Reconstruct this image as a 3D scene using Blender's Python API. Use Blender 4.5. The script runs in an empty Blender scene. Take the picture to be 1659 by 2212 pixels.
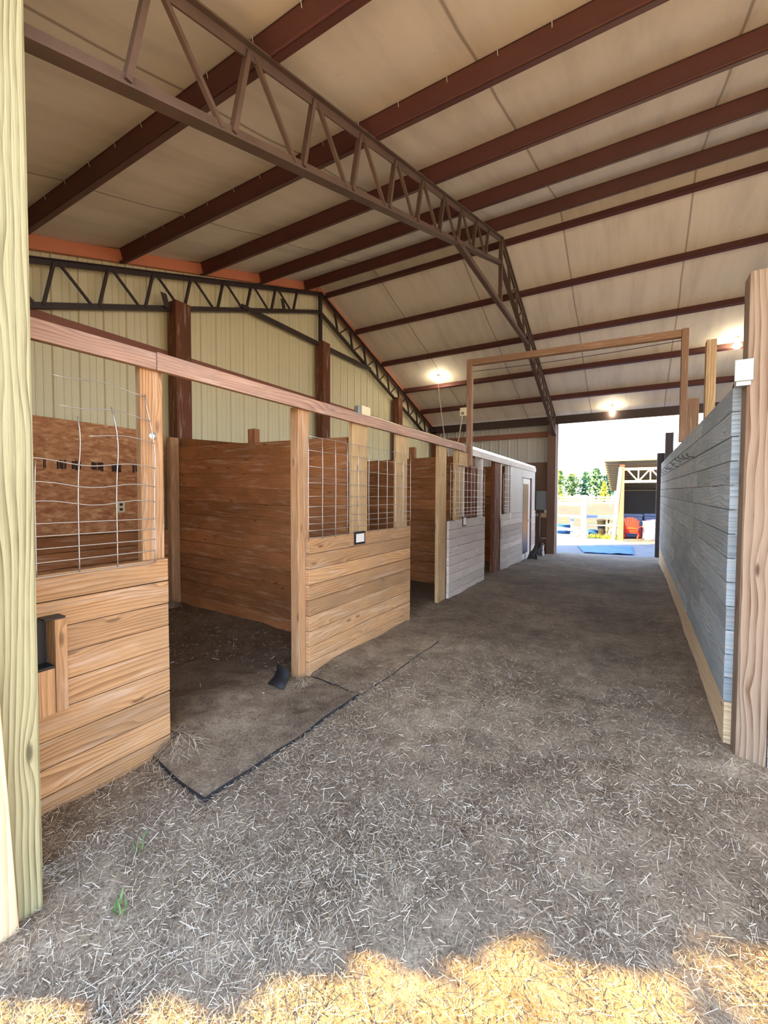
import bpy, bmesh, math, random
import numpy as np
from mathutils import Vector, Matrix, noise

random.seed(7)
rng = np.random.default_rng(11)
S = bpy.context.scene
COL = S.collection
V = Vector

# ------------------------------------------------------------------ helpers
def lin(r, g, b):
    f = lambda c: (c/12.92 if c <= .04045 else ((c+.055)/1.055)**2.4)
    return (f(r/255), f(g/255), f(b/255), 1)

def tag(o, label=None, cat=None, group=None, kind=None):
    if label: o['label'] = label
    if cat: o['category'] = cat
    if group: o['group'] = group
    if kind: o['kind'] = kind
    return o

def empty(name, loc, label, cat, group=None, rz=0):
    o = bpy.data.objects.new(name, None); COL.objects.link(o)
    o.location = loc; o.rotation_euler = (0, 0, rz); o.empty_display_size = .1
    return tag(o, label, cat, group)

class MB:
    def __init__(s): s.v = []; s.f = []; s.uv = []; s.r = []
    def face(s, idx, uvs, r=.5):
        s.f.append(tuple(idx)); s.uv.extend(uvs); s.r.append(r)
    def obox(s, o, a, b, c, grain=0, r=None):
        """box with corner o and edge vectors a, b, c; grain = which edge carries the wood grain"""
        if r is None: r = random.random()
        o = V(o); E = [V(a), V(b), V(c)]; L = [e.length for e in E]
        n0 = len(s.v)
        for k in range(2):
            for j in range(2):
                for i in range(2):
                    s.v.append(o + E[0]*i + E[1]*j + E[2]*k)
        ou, ov = random.uniform(0, 40), random.uniform(0, 40)
        flip = E[0].cross(E[1]).dot(E[2]) < 0
        ids = lambda i, j, k: n0 + i + 2*j + 4*k
        for ax in range(3):
            p, q = [x for x in range(3) if x != ax]
            for side in (0, 1):
                fs = []; us = []
                for (x, y) in ((0, 0), (1, 0), (1, 1), (0, 1)):
                    t = [0, 0, 0]; t[ax] = side; t[p] = x; t[q] = y
                    fs.append(ids(*t))
                    if p == grain: u, v = x*L[p], y*L[q]
                    elif q == grain: u, v = y*L[q], x*L[p]
                    else: u, v = x*L[p]*.3, y*L[q]
                    us.append((u+ou, v+ov+ax*.37))
                rev = (side == 0) != (ax == 1)
                if rev != flip: fs.reverse(); us.reverse()
                s.face(fs, us, r)
        return s
    def box(s, x0, x1, y0, y1, z0, z1, grain=None, r=None):
        L = [x1-x0, y1-y0, z1-z0]
        if grain is None: grain = L.index(max(L))
        return s.obox((x0, y0, z0), (L[0], 0, 0), (0, L[1], 0), (0, 0, L[2]), grain, r)
    def bar(s, p0, p1, w, h, side=None, r=None):
        """bar between two points; h measured along 'side', w across"""
        p0, p1 = V(p0), V(p1); d = (p1-p0)
        sd = V(side) if side is not None else (V((0, 0, 1)) if abs(d.normalized().z) < .9 else V((0, 1, 0)))
        x = d.cross(sd).normalized(); y = x.cross(d).normalized()
        return s.obox(p0 - x*w/2 - y*h/2, d, x*w, y*h, 0, r)
    def tube(s, pts, rad, n=6, cap=True, r=.5):
        pts = [V(p) for p in pts]; m = len(pts); n0 = len(s.v)
        rads = rad if isinstance(rad, (list, tuple)) else [rad]*m
        for i, p in enumerate(pts):
            d = (pts[min(i+1, m-1)] - pts[max(i-1, 0)]).normalized()
            up = V((0, 0, 1)) if abs(d.z) < .92 else V((1, 0, 0))
            x = d.cross(up).normalized(); y = x.cross(d)
            for k in range(n):
                a = 2*math.pi*k/n
                s.v.append(p + (x*math.cos(a) + y*math.sin(a))*rads[i])
        for i in range(m-1):
            for k in range(n):
                a, b = n0+i*n+k, n0+i*n+(k+1) % n
                s.face((a, a+n, b+n, b), ((i*.1, k*.02), (i*.1+.1, k*.02), (i*.1+.1, k*.02+.02), (i*.1, k*.02+.02)), r)
        if cap:
            s.face([n0+k for k in range(n)], [(0, 0)]*n, r)
            s.face([n0+(m-1)*n+k for k in range(n)][::-1], [(0, 0)]*n, r)
        return s
    def lathe(s, c, prof, n=20, axis='z', r=.5, cap=True):
        n0 = len(s.v); c = V(c)
        for (rad, h) in prof:
            for k in range(n):
                a = 2*math.pi*k/n; q = (rad*math.cos(a), rad*math.sin(a), h)
                if axis == 'y': q = (q[0], q[2], q[1])
                if axis == 'x': q = (q[2], q[0], q[1])
                s.v.append(c + V(q))
        for i in range(len(prof)-1):
            for k in range(n):
                a, b = n0+i*n+k, n0+i*n+(k+1) % n
                s.face((a, b, b+n, a+n), ((k/n, i), (k/n+.1, i), (k/n+.1, i+1), (k/n, i+1)), r)
        if cap:
            s.face([n0+k for k in range(n)][::-1], [(0, 0)]*n, r)
            s.face([n0+(len(prof)-1)*n+k for k in range(n)], [(0, 0)]*n, r)
        return s
    def quad(s, a, b, c, d, r=.5):
        n0 = len(s.v); s.v += [V(a), V(b), V(c), V(d)]
        s.face((n0, n0+1, n0+2, n0+3), ((0, 0), (1, 0), (1, 1), (0, 1)), r); return s
    def build(s, name, mat, parent=None, bevel=0, smooth=False, solid=0):
        me = bpy.data.meshes.new(name)
        me.from_pydata([tuple(p) for p in s.v], [], s.f); 
        ul = me.uv_layers.new(name='UVMap')
        ul.data.foreach_set('uv', np.array(s.uv, dtype=np.float32).ravel())
        at = me.attributes.new('rnd', 'FLOAT', 'FACE')
        at.data.foreach_set('value', np.array(s.r, dtype=np.float32))
        me.materials.append(mat)
        if smooth: me.polygons.foreach_set('use_smooth', [True]*len(me.polygons))
        o = bpy.data.objects.new(name, me); COL.objects.link(o)
        if parent: 
            o.parent = parent
            o.matrix_parent_inverse = (Matrix.Translation(parent.location) @ parent.rotation_euler.to_matrix().to_4x4()).inverted()
        if solid:
            m = o.modifiers.new('s', 'SOLIDIFY'); m.thickness = solid; m.offset = 0
        if bevel:
            m = o.modifiers.new('b', 'BEVEL'); m.width = bevel; m.segments = 2; m.limit_method = 'ANGLE'
        me.update()
        return o

# ------------------------------------------------------------------ materials
def newmat(name):
    m = bpy.data.materials.new(name); m.use_nodes = True
    nt = m.node_tree; b = nt.nodes['Principled BSDF']
    return m, nt, b
class NT:
    def __init__(s, nt): s.nt = nt
    def n(s, t, **k):
        x = s.nt.nodes.new(t)
        for a, v in k.items():
            if a.startswith('i_'):
                key = a[2:]; key = int(key) if key.isdigit() else key.replace('_', ' ')
                if hasattr(v, 'is_output') or hasattr(v, 'links'): s.nt.links.new(v, x.inputs[key])
                else: x.inputs[key].default_value = v
            else: setattr(x, a, v)
        return x
    def l(s, a, b): s.nt.links.new(a, b)
    def math(s, op, a, b=0, c=0):
        x = s.nt.nodes.new('ShaderNodeMath'); x.operation = op
        for i, v in enumerate((a, b, c)):
            if hasattr(v, 'links'): s.l(v, x.inputs[i])
            else: x.inputs[i].default_value = v
        return x.outputs[0]
    def mix(s, f, a, b, mode='MIX'):
        x = s.nt.nodes.new('ShaderNodeMix'); x.data_type = 'RGBA'; x.blend_type = mode
        for i, v in ((0, f), (6, a), (7, b)):
            if hasattr(v, 'links'): s.l(v, x.inputs[i])
            else: x.inputs[i].default_value = v
        return x.outputs[2]
    def ramp(s, f, stops):
        x = s.nt.nodes.new('ShaderNodeValToRGB'); e = x.color_ramp.elements
        while len(e) < len(stops): e.new(.5)
        for k, (p, c) in enumerate(stops): e[k].position = p; e[k].color = c if len(c) == 4 else (*c, 1)
        s.l(f, x.inputs[0]); return x.outputs[0]
    def noise(s, vec, scale, detail=3, rough=.55, dim='3D'):
        x = s.nt.nodes.new('ShaderNodeTexNoise'); x.noise_dimensions = dim
        x.inputs['Scale'].default_value = scale; x.inputs['Detail'].default_value = detail; x.inputs['Roughness'].default_value = rough
        s.l(vec, x.inputs['Vector']); return x.outputs[0]
    def comb(s, x, y, z):
        c = s.nt.nodes.new('ShaderNodeCombineXYZ')
        for i, v in enumerate((x, y, z)):
            if hasattr(v, 'links'): s.l(v, c.inputs[i])
            else: c.inputs[i].default_value = v
        return c.outputs[0]

def plain(name, col, rough=.6, metal=0, var=.12, scale=6, bump=0, emit=None):
    m, nt, b = newmat(name); N = NT(nt)
    tc = N.n('ShaderNodeTexCoord')
    n = N.noise(tc.outputs['Object'], scale, 4)
    c = N.mix(n, tuple(x*(1-var) for x in col[:3])+(1,), tuple(min(1, x*(1+var)) for x in col[:3])+(1,))
    N.l(c, b.inputs['Base Color']); b.inputs['Roughness'].default_value = rough; b.inputs['Metallic'].default_value = metal
    if bump:
        bp = N.n('ShaderNodeBump', i_Strength=bump, i_Distance=.01); N.l(N.noise(tc.outputs['Object'], scale*8, 3), bp.inputs['Height']); N.l(bp.outputs[0], b.inputs['Normal'])
    if emit:
        b.inputs['Emission Color'].default_value = emit[0]; b.inputs['Emission Strength'].default_value = emit[1]
    return m

def wood(name, light, dark, stain=None, stain_amt=.4, ring=13, dist=8, grain=1.0, var=.4, knots=.7, rough=.75, saw=0):
    m, nt, b = newmat(name); N = NT(nt)
    uv = N.n('ShaderNodeUVMap').outputs[0]; sx = N.n('ShaderNodeSeparateXYZ'); N.l(uv, sx.inputs[0])
    u, v = sx.outputs[0], sx.outputs[1]
    at = N.n('ShaderNodeAttribute', attribute_name='rnd'); rnd = at.outputs['Fac']
    # knots bend the grain round them
    kv = N.comb(N.math('MULTIPLY', u, 1.5), N.math('MULTIPLY', v, 5.5), 0)
    vo = N.n('ShaderNodeTexVoronoi', feature='F1', voronoi_dimensions='2D'); vo.inputs['Scale'].default_value = 1; N.l(kv, vo.inputs['Vector'])
    kd = vo.outputs['Distance']
    knot_halo = N.math('POWER', N.math('MAXIMUM', N.math('SUBTRACT', 1, N.math('MULTIPLY', kd, 2.6)), 0), 2)
    w0 = N.noise(N.comb(N.math('MULTIPLY', u, .55), N.math('MULTIPLY', v, 3.2), rnd), 1.6, 2, .45)
    vv = N.math('ADD', v, N.math('ADD', N.math('MULTIPLY', w0, .02*dist), N.math('MULTIPLY', knot_halo, .035)))
    wave = N.n('ShaderNodeTexWave', wave_type='BANDS', bands_direction='Y', wave_profile='SAW')
    wave.inputs['Scale'].default_value = ring; wave.inputs['Distortion'].default_value = 1.2; wave.inputs['Detail'].default_value = 2
    N.l(N.comb(N.math('MULTIPLY', u, .1), vv, 0), wave.inputs['Vector'])
    fine = N.noise(N.comb(N.math('MULTIPLY', u, 7), N.math('MULTIPLY', v, 260), rnd), 1, 2)
    blot = N.noise(N.comb(N.math('MULTIPLY', u, 1.1), N.math('MULTIPLY', v, 5), N.math('MULTIPLY', rnd, 9)), 1.5, 4, .6)
    g = N.math('MULTIPLY', N.math('POWER', wave.outputs['Fac'], 1.7), N.math('MULTIPLY_ADD', blot, 2.0, -.3))
    g = N.math('MULTIPLY', g, grain)
    g = N.math('ADD', g, N.math('MULTIPLY', N.math('SUBTRACT', fine, .5), .5))
    c = N.mix(N.n('ShaderNodeClamp', i_Value=g).outputs[0], light, dark)
    if knots:
        kc = N.ramp(kd, [(0, (1, 1, 1)), (.035, (.9, .9, .9)), (.075, (0, 0, 0)), (1, (0, 0, 0))])
        gate = N.ramp(vo.outputs['Color'], [(0, (0, 0, 0)), (.45, (0, 0, 0)), (.5, (1, 1, 1))])
        k = N.math('MULTIPLY', N.math('MULTIPLY', kc, gate), knots)
        c = N.mix(k, c, tuple(x*.35 for x in dark[:3])+(1,))
    if stain:
        st = N.ramp(N.noise(N.comb(N.math('MULTIPLY', u, .8), N.math('MULTIPLY', v, 2), N.math('MULTIPLY', rnd, 5)), 1.7, 5, .65), [(.4, (0, 0, 0)), (.6, (1, 1, 1))])
        c = N.mix(N.math('MULTIPLY', st, stain_amt), c, stain)
        wl = N.ramp(N.noise(N.comb(N.math('MULTIPLY', u, 1.3), N.math('MULTIPLY', v, 14), N.math('MULTIPLY', rnd, 3)), 1.6, 4, .6), [(.54, (0, 0, 0)), (.72, (1, 1, 1))])
        c = N.mix(N.math('MULTIPLY', wl, .35), c, lin(226, 206, 186))
    br = N.math('MULTIPLY_ADD', rnd, var, 1-var*.5)
    c = N.mix(1, c, N.comb(br, br, br), 'MULTIPLY')
    N.l(c, b.inputs['Base Color']); b.inputs['Roughness'].default_value = rough
    b.inputs['Specular IOR Level'].default_value = .25
    bp = N.n('ShaderNodeBump', i_Strength=.35, i_Distance=.004); N.l(N.math('ADD', g, fine), bp.inputs['Height']); N.l(bp.outputs[0], b.inputs['Normal'])
    return m

M = {}
M['stall'] = wood('stall_plank_wood', lin(204, 160, 114), lin(118, 76, 46), lin(160, 130, 100), .5, grain=.8)
M['stall_gray'] = wood('faded_plank_wood', lin(186, 158, 140), lin(126, 94, 78), lin(158, 140, 132), .5)
M['white_plank'] = wood('whitewashed_plank_wood', lin(226, 220, 216), lin(160, 146, 140), lin(196, 186, 182), .5)
M['post'] = wood('post_wood', lin(202, 158, 114), lin(132, 88, 58), lin(144, 116, 90), .5, var=.25)
M['post_pale'] = wood('pale_post_wood', lin(206, 176, 130), lin(150, 112, 74), lin(150, 126, 100), .4, var=.2)
M['beam'] = wood('header_beam_wood', lin(190, 154, 134), lin(124, 90, 76), lin(150, 126, 114), .6, var=.15)
M['dark_wood'] = wood('dark_partition_wood', lin(190, 130, 84), lin(110, 70, 42), lin(128, 86, 54), .5, var=.35, grain=.7)
M['gray_wall'] = wood('weathered_gray_plank', lin(178, 190, 196), lin(116, 128, 134), lin(140, 154, 160), .6, var=.35, knots=.4, ring=12)  # weathered gray with a bluish lens-flare cast put into the colour
M['treated'] = wood('treated_post_wood', lin(172, 166, 128), lin(92, 82, 52), None, 0, ring=15, dist=6, grain=1.0, var=.1, knots=.8)
M['fir_post'] = wood('fir_post_wood', lin(150, 131, 110), lin(98, 66, 46), None, 0, ring=9, dist=8, grain=1.1, var=.1, knots=.8)
M['fir_board'] = wood('pale_fir_board', lin(226, 204, 168), lin(186, 154, 112), None, 0, ring=9, var=.1)
M['brown_post'] = wood('brown_column_wood', lin(124, 78, 56), lin(84, 50, 36), lin(92, 62, 46), .4, var=.15, knots=.3)
M['frame_post'] = wood('rusty_brown_frame_wood', lin(166, 134, 108), lin(116, 86, 66), lin(128, 104, 88), .5, var=.1, knots=.2)
M['purlin'] = plain('red_oxide_purlin_steel', lin(88, 50, 46), .5, .0, .25, 2.5)
M['truss'] = plain('rusty_truss_steel', lin(98, 80, 70), .55, .2, .35, 5)
M['truss_dark'] = plain('dark_truss_steel', lin(62, 50, 48), .5, .2, .25, 5)
M['salmon'] = plain('salmon_primer_steel', lin(206, 130, 96), .6, 0, .12, 2)
M['girt'] = plain('red_brown_girt_steel', lin(140, 88, 70), .6, 0, .15, 3)
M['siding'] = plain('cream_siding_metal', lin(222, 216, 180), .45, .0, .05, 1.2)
M['siding_shaded'] = plain('shaded_siding_metal', lin(196, 196, 190), .45, .0, .05, 1.2)  # far wall copy of the cream siding, grayed to carry its shade
M['galv'] = plain('galvanized_wire', lin(196, 192, 186), .35, .7, .1, 30)
M['flash'] = plain('bare_metal_flashing', lin(214, 218, 222), .3, .8, .05, 5)
M['cream'] = plain('cream_plastic', lin(226, 214, 178), .45, 0, .04, 10)
M['white'] = plain('white_paint', lin(232, 232, 230), .5, 0, .05, 4)
M['white_ply'] = plain('white_plywood_paint', lin(208, 206, 202), .7, 0, .1, 2.2)
M['black'] = plain('black_rubber', lin(34, 34, 38), .7, 0, .2, 10)
M['black_metal'] = plain('black_painted_metal', lin(40, 40, 44), .45, .3, .15, 10)
M['glassdark'] = plain('dark_door_glass', lin(40, 50, 58), .35, 0, .1, 3)
M['gray_box'] = plain('gray_panel_box_paint', lin(128, 142, 150), .45, .1, .04, 4)
M['gray_metal'] = plain('gray_metal', lin(150, 150, 150), .4, .6, .08, 8)
M['wainscot'] = plain('brown_wainscot_board', lin(116, 90, 76), .75, 0, .18, 1.4)
M['mint'] = plain('white_outlet_plastic', lin(172, 190, 176), .4, 0, .03, 6)
M['ink'] = plain('black_stamp_ink', lin(66, 48, 40), .9, 0, .5, 14)
M['screw'] = plain('bright_screw_steel', lin(225, 225, 220), .3, .6, .05, 20)
M['red_paint'] = plain('red_chair_paint', lin(214, 62, 44), .5, 0, .1, 5)
M['blue_plastic'] = plain('blue_plastic', lin(40, 96, 160), .75, 0, .12, 3)
M['lilac'] = plain('lilac_plastic', lin(196, 170, 210), .5, 0, .06, 3)
M['bluegray'] = plain('blue_gray_plastic', lin(120, 146, 190), .5, 0, .1, 3)
M['shed_orange'] = plain('orange_primer_steel', lin(226, 140, 92), .5, 0, .1, 4)
M['shed_cream'] = plain('pale_truss_paint', lin(236, 214, 180), .5, 0, .06, 4)
M['shed_roof'] = plain('shed_roof_metal', lin(128, 124, 112), .5, .2, .1, 2)
M['shed_green'] = plain('pale_green_metal', lin(150, 184, 140), .5, .1, .1, 3)
M['shed_dark'] = plain('shed_back_wall_metal', lin(104, 108, 116), .6, 0, .15, 1)
M['fence_white'] = plain('white_fence_paint', lin(196, 190, 182), .6, 0, .06, 3)
M['fence_wood'] = wood('pale_rail_wood', lin(226, 196, 150), lin(170, 136, 96), None, 0, var=.2)  # pale tan wood for yard rails and the pallet gate
M['trunk'] = plain('tree_bark', lin(96, 76, 60), .9, 0, .25, 4)
M['bulb'] = plain('lit_bulb_glass', lin(255, 240, 210), .3, 0, 0, 1, emit=((1, .86, .6, 1), 20))
M['porcelain'] = plain('white_lamp_socket', lin(214, 208, 196), .4, 0, .05, 8)

def leafmat(name, c1, c2):
    m, nt, b = newmat(name); N = NT(nt)
    at = N.n('ShaderNodeAttribute', attribute_name='rnd')
    N.l(N.mix(at.outputs['Fac'], c1, c2), b.inputs['Base Color']); b.inputs['Roughness'].default_value = .8
    return m
M['leaf_dark'] = leafmat('dark_blue_green_foliage', lin(44, 84, 70), lin(104, 150, 108))
M['leaf_mid'] = leafmat('mid_green_foliage', lin(66, 104, 60), lin(150, 176, 92))
M['leaf_lime'] = leafmat('yellow_green_foliage', lin(136, 150, 40), lin(208, 208, 84))
M['weed'] = leafmat('weed_leaf', lin(76, 100, 56), lin(116, 140, 80))
M['straw'] = None
def strawmat():
    m, nt, b = newmat('dry_straw'); N = NT(nt)
    at = N.n('ShaderNodeAttribute', attribute_name='rnd')
    N.l(N.ramp(at.outputs['Fac'], [(0, lin(96, 78, 66)), (.35, lin(150, 130, 106)), (.75, lin(196, 178, 148)), (1, lin(228, 218, 200))]), b.inputs['Base Color'])
    b.inputs['Roughness'].default_value = .6
    return m
M['straw'] = strawmat()

def osbmat():
    m, nt, b = newmat('osb_board'); N = NT(nt)
    uv = N.n('ShaderNodeUVMap').outputs[0]
    w = N.noise(uv, 3, 2); 
    cols = []
    for ang, sc in ((.9, 1), (1.7, 1.3), (-.7, .8)):
        mp = N.n('ShaderNodeMapping'); mp.inputs['Rotation'].default_value = (0, 0, ang); mp.inputs['Scale'].default_value = (13*sc, 34*sc, 1); N.l(uv, mp.inputs['Vector'])
        vo = N.n('ShaderNodeTexVoronoi', voronoi_dimensions='2D'); vo.inputs['Scale'].default_value = 1; N.l(mp.outputs[0], vo.inputs['Vector'])
        cols.append(N.n('ShaderNodeSeparateColor', i_Color=vo.outputs['Color']).outputs[0])
    sel = N.math('MULTIPLY', N.math('ADD', N.math('ADD', cols[0], cols[1]), cols[2]), .333)
    c = N.ramp(sel, [(.15, lin(160, 106, 70)), (.5, lin(196, 142, 100)), (.78, lin(220, 172, 126)), (1, lin(240, 208, 164))])
    c = N.mix(N.math('MULTIPLY', w, .5), c, lin(160, 100, 62))
    N.l(c, b.inputs['Base Color']); b.inputs['Roughness'].default_value = .8
    bp = N.n('ShaderNodeBump', i_Strength=.3, i_Distance=.003); N.l(sel, bp.inputs['Height']); N.l(bp.outputs[0], b.inputs['Normal'])
    return m
M['osb'] = osbmat()

def ceilmat():
    m, nt, b = newmat('white_insulation_facing'); N = NT(nt)
    tc = N.n('ShaderNodeTexCoord').outputs['Object']; sx = N.n('ShaderNodeSeparateXYZ'); N.l(tc, sx.inputs[0])
    x, y = sx.outputs[0], sx.outputs[1]
    # taped seams of the insulation rolls, 1.83 m apart, wandering a little
    xx = N.math('ADD', x, N.math('MULTIPLY', N.math('SUBTRACT', N.noise(N.comb(0, y, 0), .8, 2), .5), .05))
    fr = N.math('FRACT', N.math('DIVIDE', N.math('ADD', xx, 20.35), 1.83))
    d = N.math('ABSOLUTE', N.math('SUBTRACT', fr, .5))
    seam = N.ramp(d, [(0, (1, 1, 1)), (.004, (1, 1, 1)), (.009, (0, 0, 0)), (1, (0, 0, 0))])
    st = N.noise(N.comb(N.math('MULTIPLY', x, 2.2), N.math('MULTIPLY', y, .35), 0), 1.6, 5, .6)
    c = N.ramp(st, [(.25, lin(208, 201, 190)), (.5, lin(230, 223, 210)), (.75, lin(238, 232, 220))])
    spots = N.ramp(N.noise(tc, 9, 2), [(.7, (0, 0, 0)), (.78, (1, 1, 1))])
    c = N.mix(N.math('MULTIPLY', spots, .12), c, lin(120, 104, 86))
    c = N.mix(N.math('MULTIPLY', seam, .6), c, lin(110, 88, 70))
    N.l(c, b.inputs['Base Color']); b.inputs['Roughness'].default_value = .65
    bp = N.n('ShaderNodeBump', i_Strength=.25, i_Distance=.02); N.l(N.noise(N.comb(N.math('MULTIPLY', x, 3), N.math('MULTIPLY', y, .3), 0), 1, 2), bp.inputs['Height']); N.l(bp.outputs[0], b.inputs['Normal'])
    return m
M['ceil'] = ceilmat()

def dirtmat(name, stops, grit=1.0, stall=False):
    m, nt, b = newmat(name); N = NT(nt)
    tc = N.n('ShaderNodeTexCoord').outputs['Object']
    big = N.noise(tc, .9, 4, .6); mid = N.noise(tc, 7, 5, .65); fine = N.noise(tc, 70, 4, .7); chaff = N.noise(tc, 210, 2, .6)
    f = N.math('ADD', N.math('MULTIPLY', big, .38), N.math('ADD', N.math('MULTIPLY', mid, .27), N.math('MULTIPLY', fine, .35)))
    c = N.ramp(f, stops)
    ch = N.ramp(chaff, [(.6, (0, 0, 0)), (.72, (1, 1, 1))])
    c = N.mix(N.math('MULTIPLY', ch, .7*grit), c, lin(200, 184, 156))
    pit = N.ramp(fine, [(.28, (1, 1, 1)), (.42, (0, 0, 0))])
    c = N.mix(N.math('MULTIPLY', pit, .8), c, lin(46, 34, 28))
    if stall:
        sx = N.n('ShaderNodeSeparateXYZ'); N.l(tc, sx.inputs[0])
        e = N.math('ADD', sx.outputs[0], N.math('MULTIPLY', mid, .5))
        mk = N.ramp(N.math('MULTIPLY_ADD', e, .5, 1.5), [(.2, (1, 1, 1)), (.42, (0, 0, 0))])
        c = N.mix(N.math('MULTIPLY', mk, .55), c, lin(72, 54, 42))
        # blend to gray towards the far end of the aisle
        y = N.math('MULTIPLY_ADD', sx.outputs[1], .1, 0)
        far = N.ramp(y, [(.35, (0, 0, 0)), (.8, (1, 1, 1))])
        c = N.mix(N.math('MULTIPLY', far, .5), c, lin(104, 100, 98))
    N.l(c, b.inputs['Base Color']); b.inputs['Roughness'].default_value = .95; b.inputs['Specular IOR Level'].default_value = .1
    bp = N.n('ShaderNodeBump', i_Strength=.8, i_Distance=.012); N.l(N.math('ADD', mid, N.math('MULTIPLY', fine, .6)), bp.inputs['Height']); N.l(bp.outputs[0], b.inputs['Normal'])
    return m
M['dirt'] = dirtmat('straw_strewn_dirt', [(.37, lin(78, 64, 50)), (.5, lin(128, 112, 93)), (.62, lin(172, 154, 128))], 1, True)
M['stall_dirt'] = dirtmat('dark_mat_dirt', [(.3, lin(54, 42, 36)), (.5, lin(92, 76, 66)), (.7, lin(120, 102, 88))], .5)
M['out'] = dirtmat('sandy_yard_ground', [(.3, lin(150, 130, 108)), (.5, lin(182, 160, 130)), (.7, lin(206, 188, 156))], .2)

# ------------------------------------------------------------------ camera
f = 923.3; yaw = math.radians(30.22); pit = math.radians(-2.0); rol = math.radians(.2)
F = V((-math.sin(yaw)*math.cos(pit), math.cos(yaw)*math.cos(pit), math.sin(pit)))
R = V((math.cos(yaw), math.sin(yaw), 0)); U = R.cross(F)
cx = R*math.cos(rol) + U*math.sin(rol); cy = U*math.cos(rol) - R*math.sin(rol)
cam = bpy.data.cameras.new('camera'); co = bpy.data.objects.new('camera', cam); COL.objects.link(co)
mt = Matrix((cx, cy, -F)).transposed().to_4x4(); mt.translation = V((0, 0, 1.55)); co.matrix_world = mt
cam.sensor_fit = 'HORIZONTAL'; cam.sensor_width = 36; cam.lens = f/1659*36; cam.clip_start = .05; cam.clip_end = 600
S.camera = co

# ------------------------------------------------------------------ ground and floor
def fbase(y): return 0 if y < 9.3 else -.04*(y-9.3)
def fz(x, y):
    p = V((x, y, 0))
    z = fbase(y) + .028*noise.noise(p*1.1) + .02*noise.noise(p*3.1+V((5, 2, 1))) + .009*noise.noise(p*9)
    if x < -2.6: z -= .05*min(1, (-2.6-x)/.6)
    z += .05*math.exp(-((x+2.4)/.2)**2) * (.4+.6*noise.noise(V((y*1.3, 3, 0)))) * (1 if 1.7 > y or 2.9 < y < 4.7 else 0)
    z += .06*math.exp(-((x-.5)/.18)**2)*(1 if y > 3 else 0)*.6
    return z
def grid(name, xs, ys, zf, mat, parent=None):
    nx, ny = len(xs), len(ys)
    vs = [(x, y, zf(x, y)) for y in ys for x in xs]
    fs = [(j*nx+i, j*nx+i+1, (j+1)*nx+i+1, (j+1)*nx+i) for j in range(ny-1) for i in range(nx-1)]
    me = bpy.data.meshes.new(name); me.from_pydata(vs, [], fs); me.materials.append(mat)
    me.polygons.foreach_set('use_smooth', [True]*len(fs))
    o = bpy.data.objects.new(name, me); COL.objects.link(o); return o
xs = list(np.concatenate([np.arange(-6.5, -2.8, .12), np.arange(-2.8, 1.6, .035), np.arange(1.6, 8.3, .3)]))
ys = list(np.concatenate([np.arange(-2.5, 0, .2), np.arange(0, 4.2, .035), np.arange(4.2, 14.9, .1)]))
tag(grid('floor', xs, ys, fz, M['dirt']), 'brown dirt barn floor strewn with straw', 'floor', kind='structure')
def oz(x, y):
    z = -.42 if y < 14.4 else -.26
    if y > 26: z += .72*min(1, ((y-26)/30)**1.2) + max(0, y-56)*.008
    z += .03*noise.noise(V((x*.4, y*.4, 0))) if y > 14.4 else 0
    return z
gx = list(np.concatenate([np.arange(-90, -12, 6), np.arange(-12, 12, 1.0), np.arange(12, 91, 6)]))
gy = list(np.concatenate([np.arange(-60, 13, 5), np.arange(13.5, 40, .9), np.arange(40, 240, 8)]))
def outmat():
    m, nt, b = newmat('yard_and_pasture_ground'); N = NT(nt)
    tc = N.n('ShaderNodeTexCoord').outputs['Object']; sx = N.n('ShaderNodeSeparateXYZ'); N.l(tc, sx.inputs[0])
    n1 = N.noise(tc, .25, 5, .6); n2 = N.noise(tc, 3, 4, .6)
    sand = N.ramp(n2, [(.3, lin(160, 146, 128)), (.7, lin(188, 172, 148))])  # near ground kept bright to bounce warm light onto the ceiling
    yard = N.ramp(n2, [(.3, lin(92, 94, 98)), (.7, lin(108, 110, 112))])  # bluish gray puts the blue shade into the far yard's colour
    sand = N.mix(N.ramp(N.math('MULTIPLY', sx.outputs[1], .01), [(.10, (0, 0, 0)), (.12, (1, 1, 1))]), sand, yard)
    gr = N.ramp(n1, [(.38, lin(52, 58, 20)), (.48, lin(76, 66, 26)), (.55, lin(72, 48, 30)), (.62, lin(70, 64, 26))])
    k = N.ramp(N.math('MULTIPLY', sx.outputs[1], .01), [(.24, (0, 0, 0)), (.28, (1, 1, 1))])
    N.l(N.mix(k, sand, gr), b.inputs['Base Color']); b.inputs['Roughness'].default_value = .95
    return m
tag(grid('ground', gx, gy, oz, outmat()), 'pale sandy yard rising to yellow pasture beyond the barn', 'ground', kind='structure')

# ------------------------------------------------------------------ roof deck
YR, ZR = 7.7, 6.35
def dz(y): return ZR - .315*(YR-y) if y < YR else ZR - .345*(y-YR)
near_y = [.78, 2.09, 3.37, 4.66, 5.93, 7.20]; far_y = [7.98, 9.2, 10.53, 11.87, 13.11]
allp = sorted(near_y + far_y)
def decky(y):
    z = dz(y)
    for a, b_ in zip(allp[:-1], allp[1:]):
        if a <= y <= b_: z -= .025*math.sin(math.pi*(y-a)/(b_-a))
    return z
ysr = sorted(set([.3, .5, YR] + [round(float(v), 3) for a, b_ in zip(allp[:-1], allp[1:]) for v in np.linspace(a, b_, 7)] + [13.4, 13.8, 14.3, 14.6]))
o = grid('ceiling', list(np.linspace(-6.45, 10.5, 70)), ysr, lambda x, y: decky(y) + .006*noise.noise(V((x*1.5, y*1.2, 0))), M['ceil'])
md = o.modifiers.new('s', 'SOLIDIFY'); md.thickness = .04; md.offset = 1
tag(o, 'whitish insulated roof underside with taped seams', 'ceiling', kind='structure')

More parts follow.
